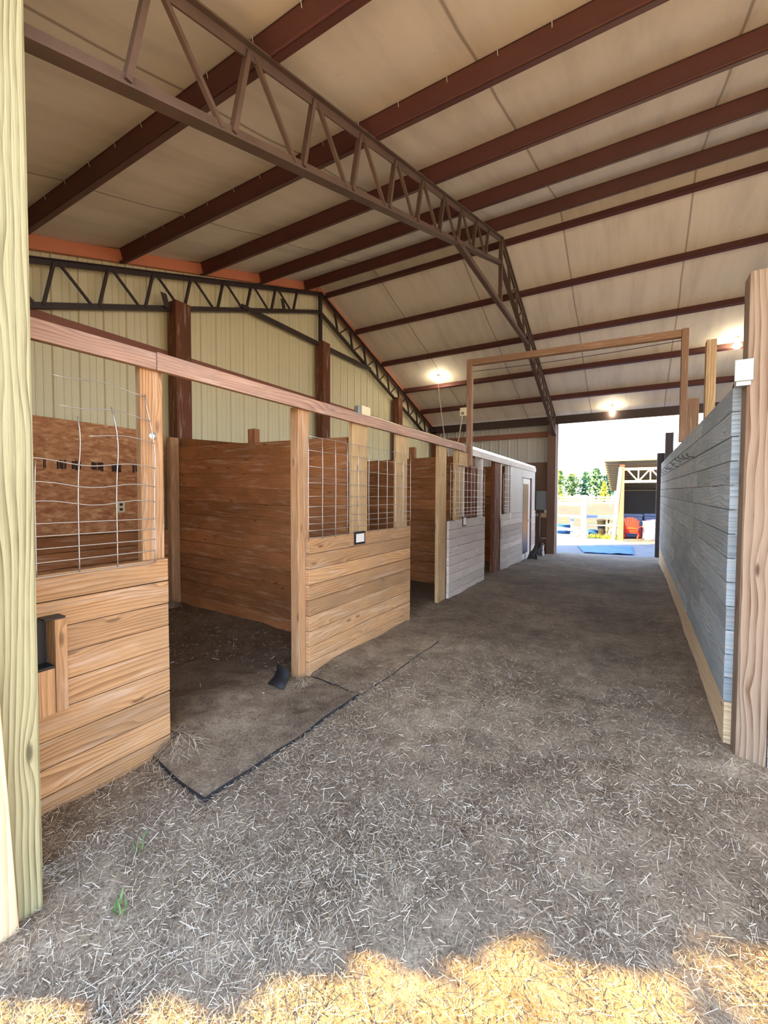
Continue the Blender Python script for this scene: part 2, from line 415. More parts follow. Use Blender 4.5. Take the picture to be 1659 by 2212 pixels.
# purlins
ordn = ['first', 'second', 'third', 'fourth', 'fifth', 'sixth']
for side, lst in (('near', near_y[::-1]), ('far', far_y)):
    for i, y in enumerate(lst):
        sl = .315 if side == 'near' else -.345
        n = V((0, -sl, 1)).normalized(); t = V((0, 1, sl)).normalized()
        top = V((-6.22, y, dz(y))) - n*.005
        A = V((16.6, 0, 0)); h = .2 if side == 'near' else .17
        m_ = MB()
        m_.obox(top, A, t*.008, -n*h, 0, .4)
        sg = 1 if side == 'near' else 1
        m_.obox(top, A, t*.065*sg, -n*.008, 0, .4)
        m_.obox(top - n*h, A, -t*.065*sg, n*.008, 0, .4)
        m_.obox(top - n*h - t*.065, A, t*.006, n*.022, 0, .4)
        if side == 'near': lab = 'reddish brown steel purlin, %s below the ridge on the roof slope nearer the camera' % ordn[i]
        else: lab = 'dark steel purlin, %s below the ridge on the roof slope beyond the ridge' % ordn[i]
        po = m_.build('purlin', M['purlin'])
        tag(po, lab, 'purlin', 'steel roof purlins')
        if side == 'near' and i >= 3:
            s_ = MB()
            for x in np.arange(-5.6, 4, .42):
                q = V((x+random.uniform(-.03, .03), y, dz(y))) - n*.002 - t*.014
                s_.tube([q, q - n*.045], .0035, 4)
            tag(s_.build('screw_points', M['screw'], po), 'bright screw tips poking through', None, kind='stuff')
o = MB().obox((-6.3, 14.0, 3.80), (16.7, 0, 0), (0, .10, 0), (0, 0, .24), 0, .3).build('eave_beam', M['truss_dark'])
tag(o, 'dark eave beam across the top of the far doorway', 'beam')

# ------------------------------------------------------------------ walls
def siding(name, axis, c, a0, a1, z0, ztop, mat, label, sgn=1, pitch=.305, holes=()):
    """ribbed metal sheet; axis 'y' runs along Y at x=c, axis 'x' along X at y=c; sgn = direction the rib stands out"""
    m_ = MB(); prof = []
    a = a0
    while a < a1-1e-6:
        for d, hgt in ((0, 0), (.012, .022), (.038, .022), (.05, 0), (.125, 0), (.131, .006), (.143, .006), (.149, 0), (.21, 0), (.216, .006), (.228, .006), (.234, 0)):
            if a+d < a1: prof.append((a+d, hgt))
        a += pitch
    prof.append((a1, 0))
    for (p, h), (q, g) in zip(prof[:-1], prof[1:]):
        zp, zq = ztop(p), ztop(q)
        P = (lambda s_, hh, z: (c+sgn*hh, s_, z)) if axis == 'y' else (lambda s_, hh, z: (s_, c+sgn*hh, z))
        m_.quad(P(p, h, z0), P(q, g, z0), P(q, g, zq), P(p, h, zp))
    o = m_.build(name, mat, solid=.003)
    return tag(o, label, 'wall', kind='structure')
siding('wall_left', 'y', -6.33, .75, 14.35, -.1, lambda y: dz(y)+.01, M['siding'], 'cream ribbed metal gable wall', 1)
siding('wall_back', 'x', 14.33, -6.35, -2.06, -.3, lambda x: 3.95, M['siding_shaded'], 'shaded ribbed metal eave wall beside the far doorway', -1)
siding('wall_back', 'x', 14.33, 1.95, 10.4, -.3, lambda x: 3.95, M['siding_shaded'], 'ribbed metal eave wall right of the far doorway', -1)
siding('wall_front', 'x', .78, -6.35, -2.1, -.1, lambda x: 4.16, M['siding'], 'ribbed metal eave wall left of the near opening', 1)
# girts, trims
tag(MB().box(-6.30, -6.22, .8, 14.2, 3.62, 3.78, r=.4).build('trim_1', M['girt']), 'brown girt along the gable wall', 'trim', kind='structure')
tag(MB().box(-6.2, -2.3, 14.2, 14.29, 3.46, 3.62, r=.5).build('trim_2', M['girt']), 'brick brown girt along the far eave wall', 'trim', kind='structure')
rk = MB()
for ya, yb in ((.8, YR), (YR, 14.2)):
    rk.bar((-6.27, ya, dz(ya)-.1), (-6.27, yb, dz(yb)-.1), .07, .16, (0, 0, 1), .5)
tag(rk.build('trim_3', M['salmon']), 'salmon rake angle where gable wall meets roof', 'trim', kind='structure')
tag(MB().box(-2.075, -2.045, 14.27, 14.36, -.3, 3.8, r=.5).build('trim_4', M['flash']), 'bright metal edge strip of the far doorway', 'trim', kind='structure')
tag(MB().box(-3.3, -2.28, 14.18, 14.30, -.25, 2.66, r=.5).build('brown_wainscot', M['wainscot']), 'brown board panel on the far wall behind the gray breaker box', 'wall panel')
tag(MB().box(-2.32, -2.08, 14.02, 14.26, -.25, 3.80, r=.5).build('door_column', M['wainscot'], bevel=.006), 'dark brown column at the left side of the far doorway', 'column')

# ------------------------------------------------------------------ trusses
def truss(x, label, mat, cat='truss', near_end=.72, far_end=14.05, clips=(), dip=0):
    root = empty('roof_truss', (x, YR, 6.0), label, cat, 'gable roof trusses')
    topz = lambda y: dz(y) - .245 - dip*max(0, YR-y)
    botz = lambda y: (6.02 - .315*1.08*(YR-y) if y < YR else 6.02 - .345*1.03*(y-YR)) - .30 - dip*max(0, YR-y)
    def chord(fn, name):
        m_ = MB()
        for a, b_ in ((near_end, YR+.02), (YR-.02, far_end)):
            p, q = V((x, a, fn(a))), V((x, b_, fn(b_)))
            m_.bar(p, q, .012, .075, (0, 0, 1), .5)                      # upright leg of the angle
            s_ = -1 if name == 'top_chord' else 1
            dn = V((0, 0, -.036*(-s_)*-1))
            off = V((0, 0, .034 if name == 'top_chord' else -.034))
            m_.bar(p+off, q+off, .085, .012, (0, 0, 1), .5)
        m_.build(name, mat, root)
    chord(topz, 'top_chord'); chord(botz, 'bottom_chord')
    st = .625
    def webs(y0, y1, sgn):
        n = int(abs(y1-y0)/st); 
        ys_ = [y0 + sgn*st*k for k in range(n+1)]
        for k in range(n+1):
            yt = ys_[k]; yb = yt - sgn*.12
            MB().bar((x, yt, topz(yt)), (x, yb, botz(yb)), .045, .03, (0, 1, 0), .5).build('web', mat, root)
            if k+1 <= n:
                yn = ys_[k+1]; yb2 = yn - sgn*.2
                if abs(yb2-y0) > .1: MB().bar((x, yt+sgn*.05, topz(yt+sgn*.05)), (x, yb2, botz(yb2)), .028, .028, (0, 1, 0), .5).build('web', mat, root)
    webs(near_end+.59, YR-.15, 1); webs(far_end-.2, YR+.15, -1)
    MB().bar((x, YR, topz(YR)), (x, YR, 5.0), .06, .07, (0, 1, 0), .5).build('king_post', mat, root)
    zt = 4.97
    def yat(z, near): 
        return YR-(5.72-z)/(.315*1.06) if near else YR+(5.72-z)/(.345*1.03)
    m_ = MB(); m_.bar((x, yat(zt, True), zt), (x, yat(zt, False), zt), .07, .075, (0, 0, 1), .5); m_.build('tie', mat, root)
    for y in clips:
        MB().obox((x+.05, y, botz(y)), (.01, 0, 0), (0, .09, 0), (0, -.06, .2), 2, .5).build('clip', M['truss_dark'], root)
    return root
truss(-6.16, 'dark steel truss set close against the cream gable wall', M['truss_dark'], clips=(3.95, 6.45), dip=.018)
truss(-2.11, 'rusty steel truss crossing overhead from the near left post to the far doorway', M['truss'])
truss(2.06, 'steel truss seen past the right plank wall beside the outlet', M['truss_dark'])
# brown columns under the gable truss
for i, (y, zt, lab) in enumerate(((4.2, 4.52, 'brown wooden column on the cream gable wall, nearest the camera'), (7.75, 5.02, 'brown wooden column on the cream gable wall under the truss peak'),
                   (11.3, 4.5, 'brown wooden column on the cream gable wall, third from the camera'), (14.1, 3.85, 'brown wooden corner column where the gable meets the far wall'))):
    hw = .13 if i < 3 else .1
    tag(MB().box(-6.22, -6.02, y-hw, y+hw, -.15, zt, 2, .5).build('wall_column', M['brown_post'], bevel=.006), lab, 'column', 'brown gable wall columns')

# ------------------------------------------------------------------ stall fronts
XF = -2.45
def planks(m_, p0, p1, z0, z1, ph, th, joints=None, out=None, ztop=None, gap=.004, rows_r=None):
    """horizontal boards on the line p0-p1; thickness th towards 'out'"""
    p0, p1 = V(p0), V(p1); d = p1-p0; L = d.length; e = d.normalized(); n = V(out).normalized()
    rows = max(1, round((z1-z0)/ph)); hh = (z1-z0)/rows
    for k in range(rows):
        cuts = [0, L]
        if joints:
            cuts = [0]; c = random.uniform(.4, 1)*joints
            while c < L-.4: cuts.append(c); c += joints*random.uniform(.85, 1.1)
            cuts.append(L)
        for a, b_ in zip(cuts[:-1], cuts[1:]):
            jit = random.uniform(-.002, .002); tl = random.uniform(-.002, .002)
            za, zb = z0+k*hh, z0+(k+1)*hh - gap
            sa = sb = 1
            if ztop: sa = (ztop(a/L)-z0)/(z1-z0); sb = (ztop(b_/L)-z0)/(z1-z0)
            o0 = p0 + e*(a+.0015) + n*jit + V((0, 0, z0+(za-z0)*sa))
            vec = e*(b_-a-.003) + V((0, 0, (za-z0)*(sb-sa) + tl))
            m_.obox(o0, vec, n*th, V((0, 0, (zb-za)*sa)), 0, None if rows_r is None else rows_r[k % len(rows_r)])
    return m_

def halfwall(y0, y1, z0, z1, mat, label, bevel=.004, ph=.135):
    m_ = planks(MB(), (XF, y0, 0), (XF, y1, 0), z0, z1, ph, .042, out=(1, 0, 0))
    return tag(m_.build('stall_half_wall', mat, bevel=bevel), label, 'half wall', 'plank half walls of the stall fronts')
halfwall(.86, 1.56, -.03, 1.18, M['stall'], 'orange brown plank half wall at the left edge with a wood block bracket')
halfwall(2.85, 4.80, -.03, 1.19, M['stall'], 'brown plank half wall carrying the black framed white card')
halfwall(6.10, 7.92, -.05, 1.19, M['white_plank'], 'whitish plank half wall between the second and third stall openings')
halfwall(9.16, 11.05, -.12, 1.19, M['white_plank'], 'whitish plank half wall with a small white tag beside the tack room door')

def post(name, x0, x1, y0, y1, z0, z1, mat, label, cat='post', bevel=.005, group=None):
    return tag(MB().box(x0, x1, y0, y1, z0, z1, 2, .5).build(name, mat, bevel=bevel), label, cat, group)
G = 'stall front posts'
p = post('stall_post', -2.50, XF-.002, 1.43, 1.565, -.05, 2.31, M['post'], 'orange brown post with steel ring at the first stall opening', group=G)
MB().lathe((XF-.004, 1.50, 1.905), [(.024, 0), (.024, .006), (.014, .009), (.013, .005)], 16, 'x').build('ring_washer', M['galv'], p)
post('stall_post', -2.545, XF-.004, 2.77, 2.91, -.05, 2.31, M['post'], 'worn wooden post with black rubber at its foot by the first opening', group=G)
post('stall_post', -2.50, XF-.004, 3.58, 3.86, -.05, 2.31, M['post_pale'], 'pale yellowish post below the cream switch box', group=G)
post('stall_post', -2.49, XF-.004, 4.5, 4.79, -.05, 2.31, M['post_pale'], 'pale knotty post at the right end of the second half wall', group=G)
post('stall_post', -2.51, XF-.004, 5.80, 6.09, -.05, 2.31, M['post_pale'], 'pale post left of the third half wall, at the second opening', group=G)
post('stall_post', -2.51, XF-.004, 6.5, 6.8, -.05, 2.31, M['post_pale'], 'tan post under the plywood gusset of the tall light frame', group=G)
post('stall_post', -2.53, XF-.002, 6.83, 6.9, 1.1, 2.12, M['white_plank'], 'thin pale stud beside the tan post under the plywood gusset', group=G)
post('stall_post', -2.62, XF-.06, 7.4, 7.62, -.05, 2.31, M['brown_post'], 'dark post set back behind the third wire mesh', group=G)
post('stall_post', -2.53, XF-.002, 7.80, 7.92, 1.1, 2.28, M['white_plank'], 'thin pale stud at the right end of the third wire mesh', group=G)
post('stall_post', -2.54, XF-.004, 8.72, 9.14, -.05, 2.31, M['brown_post'], 'dark brown post at the right side of the third stall opening', group=G)
post('stall_post', -2.53, XF-.002, 9.15, 9.25, 1.1, 2.28, M['white_plank'], 'thin pale stud at the left edge of the farthest wire mesh', group=G)
post('stall_post', -2.53, XF-.002, 9.78, 9.9, 1.1, 2.28, M['white_plank'], 'thin pale stud between farthest wire mesh and white plywood', group=G)

# header beams
b1 = MB()
b1.obox((XF-.002, .80, 2.275), (0, .705, .01), (.042, 0, 0), (0, 0, .098), 0, .35)
tag(b1.build('header_beam', M['beam'], bevel=.004), 'short weathered header board over the stall front at far left', 'beam', 'header boards over the stalls')
b1 = MB().obox((XF-.002, 1.51, 2.285), (0, 5.34, .02), (.042, 0, 0), (0, 0, .105), 0, .7)
tag(b1.build('header_beam', M['beam'], bevel=.004), 'long reddish header board over the first two stall openings', 'beam', 'header boards over the stalls')
b1 = MB().obox((XF-.002, 7.16, 2.27), (0, 5.6, .0), (.042, 0, 0), (0, 0, .115), 0, .8)
tag(b1.build('header_beam', M['white_plank'], bevel=.004), 'whitish header board over the third stall and tack room', 'beam', 'header boards over the stalls')
m_ = MB().obox((XF-.03, 7.16, 2.388), (0, 5.6, 0), (.05, 0, 0), (0, 0, .05), 0, .5)
tag(m_.build('metal_flashing', M['flash'], bevel=.004), 'bright metal flashing strip on top of the whitish header board', 'flashing')
m_ = MB().tube([(XF+.02, y, 2.397 + .02*(y-1.51)/5.34 + .004*math.sin(y*5)) for y in np.linspace(3.88, 6.8, 24)], .007, 6)
tag(m_.build('cable', M['cream'], smooth=True), 'cream cable lying along the top of the reddish header board', 'cable')
b_ = empty('switch_box', (XF+.02, 3.79, 2.43), 'gray metal switch box with cream cover on top of the header board', 'electrical box')
MB().box(XF-.06, XF-.004, 3.69, 3.84, 2.385, 2.49, r=.5).build('box_body', M['gray_metal'], b_, bevel=.004)
tag(MB().box(XF-.004, XF+.008, 3.74, 3.90, 2.40, 2.50, r=.5).build('cover_plate', M['cream'], b_, bevel=.003), 'cream cover plate')

# wire mesh panels
def wiremesh(name, y0, y1, zb, zs, step, label, x=XF+.046, r=.0028, wob=.0):
    m_ = MB()
    n = max(1, round((y1-y0)/step)); ysm = [y0+(y1-y0)*k/n for k in range(n+1)]
    for y in ysm:
        m_.tube([(x, y + wob*math.sin(z*9+y*5), zb+z) for z in np.linspace(0, zs[-1], 8)], r*1.15, 5)
    for z in zs:
        m_.tube([(x+.004, y, zb+z + wob*math.sin(y*7+z*11)) for y in np.linspace(y0, y1, 10)], r, 5)
    return tag(m_.build(name, M['galv'], smooth=True), label, 'wire mesh', 'wire mesh panels above the half walls')
HS = [.02, .085, .145, .205, .295, .385, .50, .64, .78, .90]
wiremesh('wire_mesh_panel', 2.84, 4.78, 1.17, HS, .2, 'wire mesh panel above the brown half wall with the black framed card', wob=.002)
wiremesh('wire_mesh_panel', 6.14, 7.86, 1.17, HS, .2, 'wire mesh panel above the third half wall, past the second opening')
wiremesh('wire_mesh_panel', 9.22, 9.82, 1.17, HS, .2, 'small farthest wire mesh panel left of the white plywood')
# bent mesh at far left, curling away at its top
m_ = MB()
xm = XF+.046
def bent(y, z):  # push-out of the damaged top
    k = max(0, z-.5)
    return xm + .07*k*math.sin(y*5+z*4), y - .10*max(0, z-.5)*math.sin(z*7.5)*.5 - .02*math.sin(z*9)*max(0, z-.3)
HB = [0, .07, .135, .195, .255, .35, .44, .55, .70, .83, .97]
for k, y in enumerate((.90, 1.08, 1.265, 1.475)):
    pts = []
    top = (.55, .78, .86, .97)[k]
    for z in np.linspace(0, top, 14):
        xx, yy = bent(y, z); pts.append((xx, yy, 1.165+z))
    m_.tube(pts, .0033, 5)
for z in HB:
    ya = .86 if z < .6 else (1.12 if z < .8 else 1.0)
    pts = []
    for y in np.linspace(ya, 1.475, 12):
        xx, yy = bent(y, z); pts.append((xx+.005, yy, 1.165+z+.012*math.sin(y*14+z*3)*(z > .3)))
    m_.tube(pts, .003, 5)
tag(m_.build('wire_mesh_panel', M['galv'], smooth=True), 'bent broken wire mesh panel above the half wall at far left', 'wire mesh', 'wire mesh panels above the half walls')

# bracket on the first half wall
br = empty('wood_bracket', (XF+.09, .96, .55), 'two wood blocks with a black metal liner on the leftmost half wall', 'bracket')
MB().box(XF+.042, XF+.13, .935, .985, .53, .97, 2, .6).build('upright_block', M['post'], br, bevel=.003)
MB().box(XF+.042, XF+.13, .865, .932, .53, .745, 2, .8).build('short_block', M['post'], br, bevel=.003)
lm = MB().box(XF+.042, XF+.125, .868, .931, .747, .757, r=.5).box(XF+.042, XF+.05, .868, .931, .757, .97, r=.5)
lm.box(XF+.04, XF+.115, .90, .985, .971, .978, r=.5)
lm.build('metal_liner', M['black_metal'], br)

# cards and tags
def card(name, y, z, w, h, label, frame=None):
    r_ = empty(name, (XF+.05, y, z), label, 'sign')
    if frame:
        MB().box(XF+.0425, XF+.056, y-w/2, y+w/2, z-h/2, z+h/2, r=.5).build('frame', frame, r_, bevel=.002)
        w -= .045; h -= .045
    MB().box(XF+.0425, XF+.059 if frame else XF+.047, y-w/2, y+w/2, z-h/2, z+h/2, r=.5).build('paper_card', M['white'], r_)
    ln = MB()
    for k in range(3): 
        zz = z + h*(.22-.2*k)
        ln.box(XF+.059 if frame else XF+.047, XF+.0596 if frame else XF+.0476, y-w*.3, y+w*(.3-.1*k), zz-.002, zz+.002, r=.5)
    return r_
card('stall_card', 3.63, 1.135, .19, .13, 'black framed white card on the top plank of the brown half wall', M['black_metal'])
card('stall_card', 6.76, 1.155, .17, .16, 'dark framed small card on top of the third half wall', M['black_metal'])
card('stall_tag', 9.82, 1.14, .15, .14, 'small white tag on the whitish half wall near the tack room door')

# ------------------------------------------------------------------ stall partitions and linings
def wall_planks(name, p0, p1, z0, z1, mat, label, out, th=.04, ph=.19, joints=None, ztop=None, cat='partition', group=None):
    m_ = planks(MB(), p0, p1, z0, z1, ph, th, joints, out, ztop, .007)
    return tag(m_.build(name, mat, bevel=.003), label, cat, group)
GP = 'plank partitions between stalls'
wall_planks('stall_partition', (-6.0, 4.06, 0), (-2.6, 3.72, 0), -.09, 2.19, M['dark_wood'], 'large brown plank partition seen through the first stall opening', (.1, -1, 0), group=GP, ztop=lambda t: 2.30-.14*min(1, t*2.2)+.05*max(0, t-.75)*4*.3)
wall_planks('stall_partition', (-6.0, 7.52, 0), (-2.6, 7.12, 0), -.02, 2.28, M['dark_wood'], 'brown plank partition seen through the second stall opening', (.1, -1, 0), group=GP)
wall_planks('stall_partition', (-6.0, 11.1, 0), (-2.6, 10.9, 0), -.12, 2.35, M['dark_wood'], 'dark plank partition seen through the third stall opening', (.1, -1, 0), group=GP)
tag(MB().obox((-5.98, 4.105, 2.2), (1.55, -.155, -.19), (0, .04, 0), (0, 0, .24), 0, .3).build('partition_cap_board', M['dark_wood'], bevel=.003), 'reddish board along the top rear of the large brown partition', 'board')
post('partition_post', -4.42, -4.29, 4.0, 4.09, -.05, 2.44, M['dark_wood'], 'short post end rising above the large brown partition')
post('partition_post', -3.72, -3.6, 7.32, 7.41, -.05, 2.5, M['dark_wood'], 'short post end rising above the second partition')
post('corner_post', -5.98, -5.88, 3.86, 4.0, -.1, 2.42, M['post'], 'brown corner post at the back of the first stall')
# back linings
osb = empty('osb_board', (-5.99, 2.4, 1.06), 'stained strand board on the back wall of the first stall', 'board')
MB().obox((-6.0, .85, 1.06), (0, 2.98, 0), (.016, 0, 0), (0, 0, 1.42), 0, .5).build('panel', M['osb'], osb, bevel=.002)
yy = .95
while yy < 3.4:
    w = random.uniform(.06, .2)
    for k in range(random.randint(2, 4)):
        tag(MB().box(-5.984, -5.982, yy+w*k/4, yy+w*(k+random.uniform(.7, 1.1))/4, 1.93-.06+random.uniform(0, .02), 1.93+.06-random.uniform(0, .02), r=.5).build('stamp_mark', M['ink'], osb), 'smudged black stamp mark')
    yy += w + random.uniform(.02, .12)
wall_planks('back_wall_planks', (-6.0, .85, 0), (-6.0, 3.9, 0), -.1, 1.06, M['dark_wood'], 'dark planks below the strand board in the first stall', (1, 0, 0), ph=.2, cat='plank wall')
wall_planks('back_wall_planks', (-6.0, 4.1, 0), (-6.0, 7.5, 0), -.04, 2.25, M['dark_wood'], 'brown planks on the back wall of the second stall', (1, 0, 0), cat='plank wall')
wall_planks('back_wall_planks', (-6.0, 7.6, 0), (-6.0, 11.1, 0), -.08, 2.3, M['dark_wood'], 'dark planks on the back wall of the third stall', (1, 0, 0), cat='plank wall')
ot = empty('wall_outlet', (-5.975, 3.2, 1.42), 'white wall outlet on the strand board of the first stall', 'outlet')
MB().box(-5.984, -5.972, 3.15, 3.25, 1.33, 1.48, r=.5).build('cover_plate', M['cream'], ot, bevel=.003)
MB().box(-5.972, -5.970, 3.18, 3.22, 1.42, 1.455, r=.5).box(-5.972, -5.970, 3.18, 3.22, 1.355, 1.39, r=.5).build('sockets', M['black'], ot)

# tack room front
wall_planks('tack_room_planks', (XF, 12.16, 0), (XF, 12.74, 0), -.15, 1.2, M['white_plank'], 'whitish planks right of the tack room door', (1, 0, 0), cat='plank wall')
tag(MB().obox((XF, 9.92, 1.19), (0, 1.13, 0), (.018, 0, 0), (0, 0, 1.08), 2, .5).build('plywood_sheet', M['white_ply'], bevel=.002), 'white plywood sheet above the farthest half wall', 'plywood')
m_ = MB().obox((XF, 11.06, 2.06), (0, 1.68, 0), (.018, 0, 0), (0, 0, .21), 0, .5)
m_.obox((XF, 12.16, 1.2), (0, .58, 0), (.018, 0, 0), (0, 0, .86), 2, .5); m_.obox((XF, 11.06, -.15), (0, .1, 0), (.018, 0, 0), (0, 0, 2.2), 2, .5)
tag(m_.build('plywood_sheet', M['white_ply'], bevel=.002), 'white plywood surround of the tack room door', 'plywood')
tag(planks(MB(), (-6.0, 12.74, 0), (XF, 12.74, 0), -.2, 2.3, .2, .04, None, (0, -1, 0)).build('tack_room_end_wall', M['dark_wood']), 'dark end wall of the tack room facing the far wall', 'plank wall')
dr = empty('tack_room_door', (XF+.01, 11.6, -.1), 'narrow white door with dark glass at the tack room', 'door')
MB().box(XF+.0, XF+.03, 11.18, 12.04, -.13, 2.04, 2, .5).build('door_frame', M['white'], dr, bevel=.003)
MB().box(XF+.03, XF+.036, 11.2, 11.78, .1, 1.9, 2, .5).build('glass_pane', M['glassdark'], dr)
MB().box(XF+.0, XF+.05, 12.05, 12.15, -.13, 2.07, 2, .5).build('jamb', M['brown_post'], dr)
MB().lathe((XF+.04, 11.86, .95), [(.012, 0), (.02, .03), (.022, .045), (.012, .05)], 12, 'x').build('door_knob', M['galv'], dr)

# goal-post light frame over the aisle
fr = empty('light_frame', (-2.42, 7.0, 2.3), 'tall brown frame arching over the aisle from the stall header', 'frame')
MB().box(-2.46, -2.37, 6.96, 7.06, 2.08, 3.86, 2, .5).build('left_upright', M['frame_post'], fr, bevel=.006)
MB().box(.515, .595, 6.96, 7.06, 2.305, 3.80, 2, .3).build('right_upright', M['frame_post'], fr, bevel=.006)
MB().obox((-2.369, 6.965, 3.755), (2.883, 0, -.06), (0, .09, 0), (0, 0, .10), 0, .3).build('crossbar', M['frame_post'], fr, bevel=.006)
MB().box(-2.448, -2.43, 6.6, 6.98, 2.06, 2.29, 1, .8).build('plywood_gusset', M['post_pale'], fr, bevel=.003)
MB().tube([(x, 7.01, 3.66 - .03*math.sin((x+2.4)*1.05)) for x in np.linspace(-2.36, .52, 20)], .005, 5).build('wire', M['truss_dark'], fr, smooth=True)
ob = empty('outlet_box', (-2.48, 6.96, 2.99), 'small cream outlet box on the left leg of the tall frame', 'electrical box')
MB().box(-2.56, -2.455, 6.93, 6.985, 2.92, 3.06, r=.5).build('cover_plate', M['cream'], ob, bevel=.004)
MB().box(-2.53, -2.49, 6.924, 6.931, 2.94, 2.98, r=.5).build('plug', M['black'], ob)
m_ = MB(); pts = []
A = V((-4.88, 11.40, 4.88)); B = V((-2.51, 6.92, 2.96))
for t in np.linspace(0, 1, 40):
    p_ = A.lerp(B, t); p_.z -= 1.7*4*t*(1-t)*(.45+.55*t) ; pts.append(p_)
m_.tube(pts, .010, 6)
tag(m_.build('hanging_cord', M['cream'], smooth=True), 'yellowish cord sagging from the left bulb to the frame outlet', 'cord')

def bulb(x, y, label, drop=.10, size=.06, power=2):
    zt = decky(y)
    r_ = empty('ceiling_bulb', (x, y, zt), label, 'lamp', 'lit bare ceiling bulbs')
    MB().lathe((x, y, zt-drop), [(.03, 0), (.035, .02), (.05, drop-.02), (.055, drop)], 16).build('socket', M['porcelain'], r_, smooth=True)
    MB().lathe((x, y, zt-drop-size*1.9), [(.004, 0), (size*.6, size*.12), (size*.95, size*.6), (size, size), (size*.85, size*1.4), (.03, size*1.9), (.028, size*2.0)], 18).build('bulb', M['bulb'], r_, smooth=True)
    L = bpy.data.lights.new('bulb_light', 'POINT'); L.energy = power; L.color = (1, .8, .55); L.shadow_soft_size = .07
    lo = bpy.data.objects.new('bulb_light', L); COL.objects.link(lo); lo.parent = r_; lo.location = (0, 0, -drop-size*2.4)
bulb(-4.87, 11.45, 'lit bulb at upper left with a sagging cord below it')
bulb(1.84, 11.7, 'lit bulb at upper right near the outlet on the right post', size=.075)
bulb(-.57, 13.95, 'lit bulb above the far doorway', size=.06)

# ------------------------------------------------------------------ right plank wall
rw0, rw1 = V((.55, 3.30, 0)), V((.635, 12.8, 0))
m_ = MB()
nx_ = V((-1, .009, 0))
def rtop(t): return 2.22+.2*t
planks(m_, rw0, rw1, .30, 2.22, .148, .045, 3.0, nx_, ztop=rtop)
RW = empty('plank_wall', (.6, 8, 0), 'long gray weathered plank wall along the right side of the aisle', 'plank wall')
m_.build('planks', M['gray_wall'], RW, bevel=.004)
m2 = planks(MB(), rw0+V((-.0, 0, 0)), rw1, -.12, .298, .20, .04, 4.5, nx_)
m2.build('kick_boards', M['fir_board'], RW, bevel=.004)
hk = MB()
for k in range(13):
    y = 5.2 + k*.55 + random.uniform(-.1, .1); x = .55 + .009*(y-3.3) - .05; z = 1.98+.02*(y-5) + random.uniform(-.03, .03)
    hk = MB().tube([(x+.01, y, z), (x-.03, y+.02, z+.005), (x-.055, y+.03, z+.02), (x-.06, y+.03, z+.045)], .004, 5)
    tag(hk.build('wall_hook', M['black_metal'], smooth=True), 'small bent wire hook in the row along the upper right plank wall', 'hook', 'row of wire hooks on the gray wall')
GR = 'posts on the right wall'
post('corner_post', .545, .685, 3.155, 3.295, -.08, 2.83, M['fir_post'], 'thick grained wooden post at the near end of the gray plank wall', bevel=.008)
m_ = planks(MB(), (.69, 3.2, 0), (3.0, 3.2, 0), -.08, 2.2, .148, .04, None, (0, -1, 0))
tag(m_.build('stall_side_wall', M['white_plank'], bevel=.003), 'pale plank wall at the right edge behind the thick grained post', 'plank wall')
post('pale_stud', .66, .75, 5.86, 5.98, -.05, 3.28, M['post_pale'], 'pale yellow stud standing behind the gray plank wall')
post('wide_brown_post', .66, .83, 8.0, 8.15, -.05, 3.06, M['frame_post'], 'wide brown post behind the right leg of the tall frame')
post('yard_post', .78, .98, 15.0, 15.2, -.35, 3.46, M['truss_dark'], 'dark square post outside the far doorway beside the gray wall')
post('yard_post', .60, .82, 15.3, 15.4, -.35, 2.9, M['truss_dark'], 'shorter dark post stub just left of the taller doorway post')
og = empty('post_outlet', (.55, 3.12, 2.27), 'pale mint outlet plate on the left side of the thick grained post', 'outlet')
MB().box(.485, .568, 3.128, 3.140, 2.215, 2.335, r=.5).build('cover_plate', M['mint'], og, bevel=.003)
MB().box(.495, .56, 3.14, 3.20, 2.19, 2.32, r=.5).build('box_body', M['gray_metal'], og)
for zc in (2.302, 2.25):
    MB().lathe((.527, 3.128, zc), [(.018, 0), (.017, -.002)], 18, 'y').build('socket', M['cream'], og)
    MB().box(.518, .5205, 3.125, 3.1262, zc-.004, zc+.008, r=.5).box(.533, .5355, 3.125, 3.1262, zc-.004, zc+.008, r=.5).build('slots', M['gray_metal'], og)

# ------------------------------------------------------------------ near left post and boards
m_ = MB().obox((-2.04, .56, -.12), (.15, 0, 0), (0, .145, 0), (.03, 0, 4.05), 2, .5)
tag(m_.build('treated_post', M['treated'], bevel=.01), 'thick greenish treated post with bold grain at the left edge', 'post')
m_ = MB().obox((-1.887, .40, -.1), (.036, 0, 0), (0, .222, 0), (.004, -.075, 1.75), 2, .5)
tag(m_.build('leaning_board', M['fir_board'], bevel=.004), 'pale board leaning on the aisle side of the treated post at the left edge', 'board')

# far wall electrics
pb = empty('breaker_box', (-2.47, 14.1, 1.45), 'gray electrical breaker box on the brown panel by the far doorway', 'electrical box')
MB().box(-2.66, -2.33, 14.09, 14.18, 1.16, 1.76, r=.5).build('box_body', M['gray_box'], pb, bevel=.006)
MB().box(-2.645, -2.345, 14.078, 14.09, 1.175, 1.745, r=.6).build('door', M['gray_box'], pb, bevel=.004)
MB().tube([(-2.53, 14.14, 1.16), (-2.53, 14.14, .5), (-2.5, 14.14, -.1)], .03, 10).build('conduit', M['gray_metal'], pb, smooth=True)
o2 = empty('outlet_board', (-2.38, 14.15, .98), 'pale board with a white outlet below the breaker box', 'outlet')
MB().box(-2.53, -2.28, 14.15, 14.18, .92, 1.06, 0, .5).build('board', M['fir_board'], o2, bevel=.003)
MB().box(-2.40, -2.30, 14.10, 14.18, 1.07, 1.16, r=.5).build('outlet_plate', M['white'], o2, bevel=.003)
